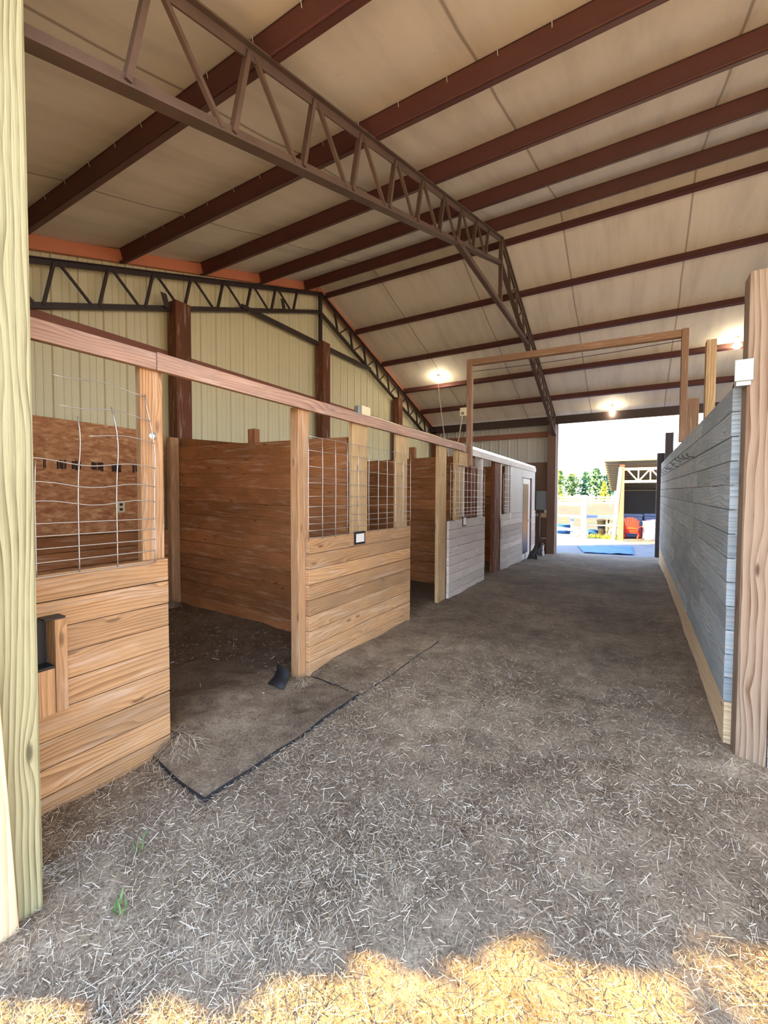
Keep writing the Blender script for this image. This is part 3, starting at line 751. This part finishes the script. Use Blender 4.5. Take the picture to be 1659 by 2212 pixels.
o3 = empty('switch_plate', (-2.66, 14.15, 1.0), 'two small white switches left of the conduit', 'switch')
MB().box(-2.70, -2.66, 14.16, 14.18, .95, 1.03, r=.5).build('plate', M['white'], o3); MB().box(-2.63, -2.595, 14.16, 14.18, .96, 1.05, r=.5).build('plate', M['white'], o3)
tag(MB().box(-2.48, -2.28, 14.165, 14.185, .255, .28, 0, .5).build('light_slot_bar', M['flash'], bevel=.002), 'bright bar standing for a slot of light low on the brown panel', 'light_slot')  # invented bar in place of a white slot of light

# ------------------------------------------------------------------ mats, flaps, straw
def slab(name, pts, th, mat, label, lift=.012, n=14):
    """dirt-covered rubber mat draped on the floor; pts = 4 corners"""
    a, b_, c, d = [V((*p_, 0)) for p_ in pts]
    top = []; m_ = MB()
    for j in range(n+1):
        for i in range(n+1):
            u, w = i/n, j/n
            q = a.lerp(b_, u).lerp(d.lerp(c, u), w)
            e = min(u, 1-u, w, 1-w)
            top.append(V((q.x, q.y, fz(q.x, q.y) + th + lift*(1 if e < .02 else .55) + .006*noise.noise(q*4))))
    k0 = len(m_.v); m_.v += top + [p_ - V((0, 0, th*2.2)) for p_ in top]
    K = (n+1)*(n+1)
    for j in range(n):
        for i in range(n):
            s_ = k0 + j*(n+1)+i
            uvq = [(0, 0)]*4
            m_.face((s_, s_+1, s_+n+2, s_+n+1), uvq); m_.face((s_+K, s_+n+1+K, s_+n+2+K, s_+1+K), uvq)
    for i in range(n):
        for (s_, t_) in ((i, i+1), (n*(n+1)+i+1, n*(n+1)+i), ((i+1)*(n+1), i*(n+1)), (i*(n+1)+n, (i+1)*(n+1)+n)):
            m_.face((s_+k0, s_+k0+K, t_+k0+K, t_+k0), [(0, 0)]*4)
    o = m_.build(name, M['dirt'], smooth=False)
    o.data.materials.append(M['black'])
    for p_ in o.data.polygons[n*n*2:]: p_.material_index = 1
    return tag(o, label, 'mat')
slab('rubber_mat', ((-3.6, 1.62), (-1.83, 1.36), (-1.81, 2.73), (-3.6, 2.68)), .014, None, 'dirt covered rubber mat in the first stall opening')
slab('rubber_mat', ((-2.40, 2.86), (-1.80, 2.76), (-1.76, 4.2), (-2.40, 4.5)), .006, None, 'dirt covered rubber mat lying before the brown half wall', .003)
fl = MB()
pts = []
for k in range(9):
    t = k/8; 
    x = -2.56+.12*0
for i in range(2):
    pass
for i in range(8):
    for s_ in (0, 1): pass
def flap(name, rows, th, mat, label, cat):
    m_ = MB(); n0 = 0
    for (l, r_) in rows: m_.v += [V(l), V(r_)]
    for i in range(len(rows)-1): m_.face((2*i, 2*i+1, 2*i+3, 2*i+2), [(0, 0), (1, 0), (1, 1), (0, 1)])
    return tag(m_.build(name, mat, solid=th, smooth=True), label, cat)
zz = lambda x, y: fz(x, y)
flap('rubber_flap', [((-2.58, 2.645, .13), (-2.46, 2.645, .10)), ((-2.585, 2.635, .07), (-2.44, 2.635, .06)), ((-2.58, 2.60, .035), (-2.42, 2.58, .03)), ((-2.55, 2.50, .02), (-2.38, 2.50, .015))], .012, M['black'], 'curled black rubber strip at the foot of the worn post', 'rubber strip')
def clump(name, c, rad, h, n, mat, label, cat, seed=1):
    rs = random.Random(seed); m_ = MB()
    m_.lathe(c, [(rad*.9, -.02), (rad*.8, h*.1), (rad*.55, h*.3), (rad*.1, h*.5)], 12, r=.2)
    for k in range(n):
        a = rs.uniform(0, 6.28); q = rad*math.sqrt(rs.random())*.9; L = rs.uniform(.04, .13); b_ = a+rs.uniform(-1.2, 1.2)
        z = c[2] + h*.5*(1-q/rad) + rs.uniform(.0, .25)*h + .004
        p_ = V((c[0]+q*math.cos(a), c[1]+q*math.sin(a), z)); e_ = p_ + V((math.cos(b_)*L, math.sin(b_)*L, -L*rs.uniform(0, .8)*h/rad + .012))
        e_.z = max(e_.z, c[2]+.002)
        w = V((-math.sin(b_), math.cos(b_), 0))*.0015
        n0 = len(m_.v); m_.v += [p_-w, p_+w, e_+w*.4, e_-w*.4]; m_.face((n0, n0+1, n0+2, n0+3), [(0, 0)]*4, rs.random())
    return tag(m_.build(name, mat), label, cat, kind='stuff')
clump('straw_tuft', (-2.38, 1.60, fz(-2.38, 1.60)),   .13, .13, 700, M['straw'], 'straw tuft piled at the corner of the leftmost half wall', 'straw', 3)
clump('straw_tuft', (-2.33, 2.68, fz(-2.33, 2.68)), .07, .10, 300, M['straw'], 'small straw tuft at the foot of the worn post', 'straw', 4)
clump('straw_tuft', (-5.80, 3.75, fz(-5.8, 3.75)), .16, .16, 400, M['straw'], 'straw heap in the back corner of the first stall', 'straw', 5)

def strands(name, n, fx, label, Lr, wr):
    vs = np.empty((n*4, 3), np.float32); rr = np.empty(n, np.float32); k = 0
    while k < n:
        x, y, den = fx()
        if rng.random() > den: continue
        a = rng.uniform(0, 6.283); L = rng.uniform(*Lr)*(1 if rng.random() < .85 else 2.0); w = rng.uniform(*wr)
        dx, dy = math.cos(a)*L/2, math.sin(a)*L/2; 
        tilt = rng.normal(0, .16)*L
        z = fz(x, y) + .004 + abs(rng.normal(0, .006)) + abs(tilt)*.5
        nx, ny = -math.sin(a)*w/2, math.cos(a)*w/2; zr = rng.uniform(-.5, .5)*w
        vs[4*k] = (x-dx-nx, y-dy-ny, z-tilt-zr); vs[4*k+1] = (x-dx+nx, y-dy+ny, z-tilt+zr); vs[4*k+2] = (x+dx+nx, y+dy+ny, z+tilt+zr); vs[4*k+3] = (x+dx-nx, y+dy-ny, z+tilt-zr)
        rr[k] = rng.random(); k += 1
    me = bpy.data.meshes.new(name); me.vertices.add(n*4); me.vertices.foreach_set('co', vs.ravel())
    me.loops.add(n*4); me.loops.foreach_set('vertex_index', np.arange(n*4, dtype=np.int32))
    me.polygons.add(n); me.polygons.foreach_set('loop_start', np.arange(0, n*4, 4, dtype=np.int32)); me.polygons.foreach_set('loop_total', np.full(n, 4, np.int32))
    at = me.attributes.new('rnd', 'FLOAT', 'FACE'); at.data.foreach_set('value', rr)
    me.materials.append(M['straw']); me.update(calc_edges=True); me.validate()
    o = bpy.data.objects.new(name, me); COL.objects.link(o)
    return tag(o, label, 'straw', kind='stuff')
def aisle():
    y = .3 + 7.5*rng.random()**2.0; x = rng.uniform(-2.4, 2.4)
    den = .35 + .65*max(0, noise.noise(V((x*1.4, y*1.4, 7)))*1.6+.45)
    den *= 1 if y < 2.6 else max(.06, 1-(y-2.6)/2.2)
    if x < -1.85 and 1.4 < y < 4.5: den *= .25
    if x > .5 and y > 3.1: den = 0
    return x, y, den
strands('loose_straw', 130000, aisle, 'loose straw and hay stems scattered over the aisle floor', (.006, .038), (.0008, .0019))
def stallz():
    x = rng.uniform(-5.8, -2.4); y = rng.uniform(1.0, 3.9); return x, y, .5
strands('stall_straw', 2200, stallz, 'sparse straw bits on the dark floor of the first stall', (.01, .05), (.0015, .004))

def weed(x, y, n, h, label, seed):
    rs = random.Random(seed); z = fz(x, y); r_ = MB()
    for k in range(n):
        a = rs.uniform(0, 6.28); t = rs.uniform(.4, 1)*h; sp = rs.uniform(.2, .7)*h
        b_ = V((x+rs.uniform(-.02, .02), y+rs.uniform(-.02, .02), z)); t_ = b_+V((math.cos(a)*sp, math.sin(a)*sp, t))
        mid = b_.lerp(t_, .5)+V((0, 0, t*.15)); w = V((-math.sin(a), math.cos(a), 0))*h*.07
        n0 = len(r_.v); r_.v += [b_, mid-w, t_, mid+w]; r_.face((n0, n0+1, n0+2, n0+3), [(0, 0)]*4, rs.random())
    return tag(r_.build('weed', M['weed']), label, 'weed')
weed(-1.62, .83, 9, .065, 'small green weed beside the foot of the treated post', 2)
weed(-1.83, 1.03, 6, .07, 'tiny green sprout in the straw before the leftmost half wall', 5)

# ------------------------------------------------------------------ cats
def furmat(name, c1, c2, white):
    m, nt, b = newmat(name); N = NT(nt)
    tc = N.n('ShaderNodeTexCoord').outputs['Object']; sx = N.n('ShaderNodeSeparateXYZ'); N.l(tc, sx.inputs[0])
    wv = N.n('ShaderNodeTexWave', bands_direction='Z'); wv.inputs['Scale'].default_value = 9; wv.inputs['Distortion'].default_value = 5; N.l(tc, wv.inputs['Vector'])
    c = N.mix(wv.outputs['Fac'], c1, c2)
    if white:
        e = N.math('ADD', sx.outputs[1], N.math('MULTIPLY', N.noise(tc, 14, 2), .05))
        hi = N.ramp(e, [(.10, (0, 0, 0)), (.12, (1, 1, 1))])
        lo = N.ramp(sx.outputs[2], [(.30, (1, 1, 1)), (.33, (0, 0, 0))])
        c = N.mix(N.math('MULTIPLY', hi, lo), c, lin(226, 222, 216))
    N.l(c, b.inputs['Base Color']); b.inputs['Roughness'].default_value = .9
    return m
def cat(loc, rz, mat, label, s=1.0):
    root = empty('cat', loc, label, 'cat', rz=rz)
    P = {'hip': (0, -.05, .085, .085), 'belly': (0, -.01, .15, .08), 'chest': (0, .045, .22, .062), 'neck': (0, .062, .275, .042), 'head': (0, .075, .325, .05), 'muz': (0, .118, .312, .026),
         'e1': (.026, .068, .365, .017), 'e1t': (.036, .066, .395, .006), 'e2': (-.026, .068, .365, .017), 'e2t': (-.036, .066, .395, .006),
         's1': (.032, .075, .17, .03), 'k1': (.032, .095, .09, .02), 'w1': (.032, .10, .025, .018), 'p1': (.032, .128, .016, .018),
         's2': (-.032, .075, .17, .03), 'k2': (-.032, .095, .09, .02), 'w2': (-.032, .10, .025, .018), 'p2': (-.032, .128, .016, .018),
         'h1': (.062, .0, .085, .05), 'f1': (.072, .03, .025, .024), 'g1': (.07, .085, .018, .018), 'h2': (-.062, .0, .085, .05), 'f2': (-.072, .03, .025, .024), 'g2': (-.07, .085, .018, .018),
         't0': (0, -.125, .035, .022), 't1': (.05, -.165, .022, .018), 't2': (.12, -.14, .02, .016), 't3': (.15, -.07, .02, .012)}
    E = [('hip', 'belly'), ('belly', 'chest'), ('chest', 'neck'), ('neck', 'head'), ('head', 'muz'), ('head', 'e1'), ('e1', 'e1t'), ('head', 'e2'), ('e2', 'e2t'),
         ('chest', 's1'), ('s1', 'k1'), ('k1', 'w1'), ('w1', 'p1'), ('chest', 's2'), ('s2', 'k2'), ('k2', 'w2'), ('w2', 'p2'),
         ('hip', 'h1'), ('h1', 'f1'), ('f1', 'g1'), ('hip', 'h2'), ('h2', 'f2'), ('f2', 'g2'), ('hip', 't0'), ('t0', 't1'), ('t1', 't2'), ('t2', 't3')]
    ks = list(P); me = bpy.data.meshes.new('body'); me.from_pydata([tuple(c*s for c in P[k][:3]) for k in ks], [(ks.index(a), ks.index(b_)) for a, b_ in E], [])
    o = bpy.data.objects.new('body', me); COL.objects.link(o); o.parent = root
    md = o.modifiers.new('skin', 'SKIN'); md.use_smooth_shade = True
    for i, k in enumerate(ks):
        me.skin_vertices[0].data[i].radius = (P[k][3]*s, P[k][3]*s)
        me.skin_vertices[0].data[i].use_root = (k == 'hip')
    o.modifiers.new('sub', 'SUBSURF').levels = 2; o.modifiers['sub'].render_levels = 2
    me.materials.append(mat)
    def add(name, m_, mat_):
        c = m_.build(name, mat_, smooth=True); c.parent = root; return c
    for sx in (-1, 1):
        add('eye', MB().lathe((sx*.02*s, .113*s, .338*s), [(.0, .004), (.007, .002), (.008, 0), (.006, -.004)], 10, 'y'), M['leaf_lime'])
    add('nose', MB().lathe((0, .131*s, .314*s), [(.001, .004), (.006, .001), (.006, -.006)], 8, 'y'), M['black'])
    return root
cat((-2.26, 11.66, fz(-2.26, 11.66)), math.radians(-60), furmat('dark_gray_tabby_fur', lin(52, 52, 56), lin(84, 84, 88), False), 'dark gray cat sitting by the tack room door', .98)
cat((-2.30, 12.95, fz(-2.30, 12.95)), math.radians(-105), furmat('gray_white_tabby_fur', lin(70, 74, 80), lin(110, 114, 120), True), 'gray cat with white chest sitting near the conduit', .98)

# ------------------------------------------------------------------ outside, beyond the doorway
gz = -.27
tp = MB(); n = 18
for j in range(n+1):
    for i in range(n+1):
        u, w = i/n, j/n
        q = V((-1.35+.35*w*0, 15.3, 0)).lerp(V((.05, 15.6, 0)), u).lerp(V((-1.75, 17.3, 0)).lerp(V((.02, 18.2, 0)), u), w)
        tp.v.append(V((q.x, q.y, gz+.04+.035*noise.noise(q*3))))
for j in range(n):
    for i in range(n):
        s_ = j*(n+1)+i; tp.face((s_, s_+1, s_+n+2, s_+n+1), [(0, 0)]*4)
tag(tp.build('tarp', M['blue_plastic'], solid=.004, smooth=True), 'blue tarp lying on the shaded ground outside the doorway', 'tarp')

sh = empty('open_shed', (1.2, 22, gz), 'open metal shed with pale truss front beyond the yard', 'shed')
def P_(m_, n_, mt_, **k): return m_.build(n_, mt_, sh, **k)
P_(MB().box(-.52, -.33, 20.5, 20.66, gz-.05, 2.95, 2, .5), 'front_post', M['shed_orange'], bevel=.01)
P_(MB().box(3.6, 3.8, 20.5, 20.66, gz-.05, 2.95, 2, .5), 'front_post', M['shed_orange'], bevel=.01)
P_(MB().box(-.34, 3.7, 20.52, 20.6, 2.70, 2.80, 0, .5), 'truss_top_chord', M['shed_cream'])
P_(MB().box(-.34, 3.7, 20.52, 20.6, 2.18, 2.28, 0, .5), 'truss_bottom_chord', M['shed_cream'])
w = .42; x = -.25; k = 0
while x < 3.4:
    a = (x, 20.56, 2.75); b_ = (x+w, 20.56, 2.23)
    if k % 2: a, b_ = (x, 20.56, 2.23), (x+w, 20.56, 2.75)
    P_(MB().bar(a, b_, .05, .05), 'truss_web', M['shed_cream'])
    P_(MB().bar((x+w, 20.56, 2.23), (x+w, 20.56, 2.75), .045, .045, (0, 1, 0)), 'truss_web', M['shed_cream'])
    x += w; k += 1
rb = MB()
for i in range(14):
    t0, t1 = i/14, (i+1)/14
    ya, yb, za, zb = 20.2+6*t0, 20.2+6*t1, 3.12-1.2*t0, 3.12-1.2*t1
    rb.obox((-1.08, ya, za), (5.1, 0, 0), (0, yb-ya, zb-za), (0, 0, .02), 0, .5)
    rb.obox((-1.08, ya, za-.05), (5.1, 0, 0), (0, .05, 0), (0, 0, .05), 0, .8)
P_(rb, 'roof', M['shed_roof'])
P_(MB().box(-.5, 3.8, 26.0, 26.06, gz-.1, 1.92, 0, .5), 'back_wall', M['shed_dark'])
for xw, ys0 in ((-.52, 21.45), (3.83, 20.66)):
    m_ = MB().quad((xw, ys0, gz-.05), (xw, 26, gz-.05), (xw, 26, 1.95), (xw, ys0, 3.12-.2*(ys0-20.2)))
    P_(m_, 'side_wall', M['shed_dark'], solid=.03)
m_ = MB().obox((-.78, 20.45, gz), (.14, 0, 0), (0, .03, 0), (.24, .03, 3.1), 2, .5)
tag(m_.build('metal_strip', M['shed_green'], bevel=.004), 'pale green strip leaning against the shed corner post', 'metal strip')

def tub(name, x, y, r0, r1, h, mat, label, cat_, tilt=0):
    root = empty(name, (x, y, oz(x, y)), label, cat_)
    t_ = .03
    o = MB().lathe((x, y, oz(x, y)+.0), [(r0*.9, 0), (r0, .02), ((r0+r1)/2, h*.5), (r1, h*.93), (r1+.02, h*.95), (r1+.02, h), (r1-t_, h), (r1-t_, h*.9), (r0-t_, .05)], 22).build('shell', mat, root, smooth=True)
    return root
b_ = tub('white_barrel', .66, 22.0, .29, .27, .80, M['white'], 'white plastic barrel in the sun before the open shed', 'barrel')
for hh in (.27, .54): MB().lathe((.66, 22.0, oz(.66, 22)+hh), [(.285, -.02), (.30, -.01), (.30, .01), (.285, .02)], 22).build('hoop', M['white'], b_, smooth=True)
def crate(name, x0, x1, y0, y1, h, mat, label):
    root = empty(name, ((x0+x1)/2, y0, gz), label, 'crate')
    MB().box(x0, x1, y0, y1, gz, gz+h*.88, 0, .5).build('body', mat, root, bevel=.03)
    MB().box(x0-.03, x1+.03, y0-.03, y1+.03, gz+h*.88, gz+h, 0, .5).build('lid', mat, root, bevel=.03)
crate('storage_crate', -.42, .38, 23.0, 23.7, 1.08, M['bluegray'], 'blue gray storage crate behind the red chair')
crate('storage_crate', .46, 1.3, 23.2, 23.9, 1.10, M['bluegray'], 'blue gray storage crate behind the white barrel')
crate('storage_crate', .56, 1.30, 22.4, 22.9, .86, M['lilac'], 'lilac storage crate right behind the white barrel')

ch = empty('garden_chair', (-.02, 21.95, gz), 'red slatted garden chair facing into the open shed', 'chair', rz=math.radians(172))
def cp(m_, n_, mat=M['red_paint']):
    o = m_.build(n_, mat, bevel=.004); o.parent = ch; return o
for k in range(7):
    t = (k-3)/3; top = .98-.14*t*t
    cp(MB().obox((t*.22-.036, .18, .30), (.072, 0, 0), (0, .02, 0), (t*.09, .30, top-.30), 2, .4+.1*(k % 2)), 'back_slat')
for k in range(5): cp(MB().box(-.27, .27, -.32+k*.105, -.225+k*.105, .335-.018*k, .355-.018*k, 0, .5), 'seat_slat')
for sx in (-1, 1):
    cp(MB().box(sx*.30-.05, sx*.30+.05, -.38, .34, .54, .565, 1, .5), 'armrest')
    cp(MB().box(sx*.29-.02, sx*.29+.02, -.34, -.25, 0, .54, 2, .5), 'front_leg')
    cp(MB().obox((sx*.27-.018, -.30, .26), (.036, 0, 0), (0, .78, -.26), (0, .0, .11), 1, .5), 'rear_leg')
cp(MB().box(-.30, .30, .27, .30, .46, .54, 0, .5), 'back_rail')

FP = empty('fence_post', (-1.88, 20.9, gz), 'thick white fence post in the yard left of the shed', 'post')
MB().box(-1.99, -1.77, 20.8, 21.0, gz-.05, 1.58, 2, .5).build('shaft', M['fence_white'], FP, bevel=.01)
MB().box(-2.02, -1.74, 20.77, 21.03, 1.58, 1.66, 2, .5).build('cap', M['fence_white'], FP, bevel=.02)
GF = 'rails of the yard fence'
for z0, z1, lab in ((1.16, 1.27, 'top pale fence rail left of the white post'), (.62, .74, 'middle pale fence rail left of the white post'), (.02, .13, 'bottom pale fence rail left of the white post')):
    tag(MB().obox((-5.2, 22.0, z1), (3.22, -1.08, -.1), (0, .05, 0), (0, 0, .12), 0, .5).build('fence_rail', M['fence_wood'], bevel=.004), lab, 'fence rail', GF)
tag(MB().obox((-1.77, 20.92, .66), (1.25, .6, .0), (0, .05, 0), (0, 0, .12), 0, .5).build('fence_rail', M['bluegray'], bevel=.004), 'blue rail between the white post and the shed', 'fence rail', GF)
tag(MB().obox((-1.77, 20.92, .30), (1.25, .6, .0), (0, .05, 0), (0, 0, .05), 0, .5).build('fence_rail', M['fence_white'], bevel=.004), 'thin white rail below the blue rail', 'fence rail', GF)
tag(MB().box(-2.62, -2.48, 22.6, 22.72, gz, .62, 2, .5).build('stub_post', M['bluegray'], bevel=.01), 'short blue post behind the left fence rails', 'post')
tub('blue_drum', -3.05, 23.4, .34, .36, .46, M['blue_plastic'], 'blue drum at the left behind the fence', 'tub')
tub('white_bucket', -2.28, 22.4, .16, .19, .40, M['white'], 'white bucket left of the white fence post', 'bucket')
tub('black_bin', -1.22, 22.9, .20, .27, .78, M['black'], 'black bin between the white fence post and shed', 'bin')
tub('blue_tub', -1.62, 23.1, .26, .29, .27, M['blue_plastic'], 'low blue tub behind the white fence post', 'tub')
pl = empty('pallet_gate', (-.85, 21.9, gz), 'pale wooden pallet gate leaning beside the shed', 'gate')
for x in (-1.02, -.82, -.66): MB().box(x-.04, x+.04, 21.9, 21.94, gz, .66+.1*(x > -.9), 2, .6).build('upright', M['fence_wood'], pl, bevel=.004)
MB().box(-1.06, -.6, 21.87, 21.9, .22, .38, 0, .6).build('crosspiece', M['fence_wood'], pl, bevel=.004)
wd = MB(); rs = random.Random(9)
for k in range(420):
    x, y = rs.uniform(-1.75, -.6), rs.uniform(21.1, 22.2); a = rs.uniform(0, 6.28); h = rs.uniform(.06, .24)
    b_ = V((x, y, gz-.02)); t_ = b_+V((math.cos(a)*h*.5, math.sin(a)*h*.5, h)); w_ = V((-math.sin(a), math.cos(a), 0))*.02
    n0 = len(wd.v); wd.v += [b_-w_, b_+w_, t_]; wd.face((n0, n0+1, n0+2), [(0, 0)]*3, rs.random())
tag(wd.build('weeds', M['leaf_lime']), 'yellow green weeds at the foot of the yard fence', 'weeds', kind='stuff')

# far white pasture fence
fm = empty('pasture_fence', (-2.2, 60, oz(-2, 60)), 'far white board fence crossing the rising pasture', 'fence')
for x in np.arange(-9, 6, 2.2): MB().box(x-.09, x+.09, 60, 60.15, oz(x, 60)-.1, oz(x, 60)+1.25, 2, .5).build('post', M['fence_white'], fm)
for zz_ in (.45, .8, 1.12): MB().box(-9.2, 5.0, 59.95, 60, oz(0, 60)+zz_-.07, oz(0, 60)+zz_+.07, 0, .5).build('rail', M['fence_white'], fm)

def tree(x, y, h, wd_, mat, label, seed, conical=False, grp='trees beyond the pasture', loose=0):
    rs = random.Random(seed); z0 = oz(x, y)
    root = empty('tree', (x, y, z0), label, 'tree', grp)
    MB().tube([(x, y, z0-.3), (x+.1, y, z0+h*.35), (x, y, z0+h*.7)], [h*.03, h*.022, h*.01], 7).build('trunk', M['trunk'], root, smooth=True)
    m_ = MB()
    for k in range(650):
        t = rs.random()**.8; zc = h*(.14+.84*t)
        prof = (1-t)**.8 if conical else math.sin(math.pi*min(1, .18+.8*t))**.7
        a = rs.uniform(0, 6.28); q = wd_*prof*math.sqrt(rs.random())*(.8+.35*math.sin(a*3+seed))
        if rs.random() < loose: q = wd_*prof*rs.uniform(.9, 1.7)
        c = V((x+q*math.cos(a), y+q*math.sin(a), z0+zc)); s_ = h*rs.uniform(.02, .05)
        d1 = V((rs.gauss(0, 1), rs.gauss(0, 1), rs.gauss(0, .6))).normalized()*s_; d2 = V((rs.gauss(0, 1), rs.gauss(0, 1), rs.gauss(0, 1))).normalized()*s_
        n0 = len(m_.v); m_.v += [c-d1-d2, c+d1-d2*.6, c+d1*.7+d2, c-d1+d2*.8]; m_.face((n0, n0+1, n0+2, n0+3), [(0, 0)]*4, rs.random())
    m_.build('crown', mat, root)
labs = ['leftmost tall green tree beyond the doorway', 'second tall green tree from the left beyond the doorway', 'blue green tree above the white fence post', 'blue green tree right of the white fence post', 'dark green tree left of the shed roof edge', 'dark green tree partly behind the shed roof', 'dark green tree behind the shed']
for i, (x, h) in enumerate(((-18.5, 9.0), (-15.4, 8.2), (-12.0, 8.8), (-8.9, 9.3), (-5.6, 9.0), (-2.4, 8.0), (1.2, 8.2))):
    tree(x, 132+3*(i % 3), h-.6, 2.5, M['leaf_dark'] if i > 1 else M['leaf_mid'], labs[i], 20+i)
tree(-4.1, 78, 3.6, .95, M['leaf_lime'], 'bright yellow green conical tree before the dark trees', 40, True)
tree(-12.3, 92, 1.6, .7, M['leaf_lime'], 'small yellow green bush at the foot of the left trees', 41, False, 'bushes')

# unseen evergreen added to shade the near left post and dapple the straw
tree(-4.525, -.965, 5.6, .80, M['leaf_mid'], 'unseen slim evergreen added to shade the near left post', 77, False, None, .045)
# ------------------------------------------------------------------ light
W = bpy.data.worlds.new('world'); S.world = W; W.use_nodes = True
nt = W.node_tree; N = NT(nt); bg = nt.nodes['Background']
tc = N.n('ShaderNodeTexCoord').outputs['Generated']; sx = N.n('ShaderNodeSeparateXYZ'); N.l(tc, sx.inputs[0])
c = N.ramp(sx.outputs[2], [(0, (.62, .60, .58)), (.04, (.98, 1.0, 1.0)), (.25, (.74, .90, 1.12)), (.8, (.36, .58, 1.02))])
N.l(c, bg.inputs['Color']); bg.inputs['Strength'].default_value = 1.2
sun = bpy.data.lights.new('sun', 'SUN'); sun.energy = 8.5; sun.color = (1, .66, .19); sun.angle = math.radians(.6)
so = bpy.data.objects.new('sun', sun); COL.objects.link(so)
el = math.radians(26); d = V((.80*math.cos(el), .60*math.cos(el), -math.sin(el)))
so.rotation_euler = d.to_track_quat('-Z', 'Y').to_euler(); so.location = (-20, -10, 12)

S.view_settings.view_transform = 'Standard'; S.view_settings.look = 'None'; S.view_settings.gamma = 1; S.view_settings.use_curve_mapping = False
S.view_settings.exposure = 2.45
cy_ = S.cycles
try:
    cy_.use_denoising = True; cy_.denoiser = 'OPENIMAGEDENOISE'
    cy_.max_bounces = 10; cy_.diffuse_bounces = 7; cy_.glossy_bounces = 3; cy_.sample_clamp_indirect = 6; cy_.caustics_reflective = False; cy_.caustics_refractive = False
except Exception: pass
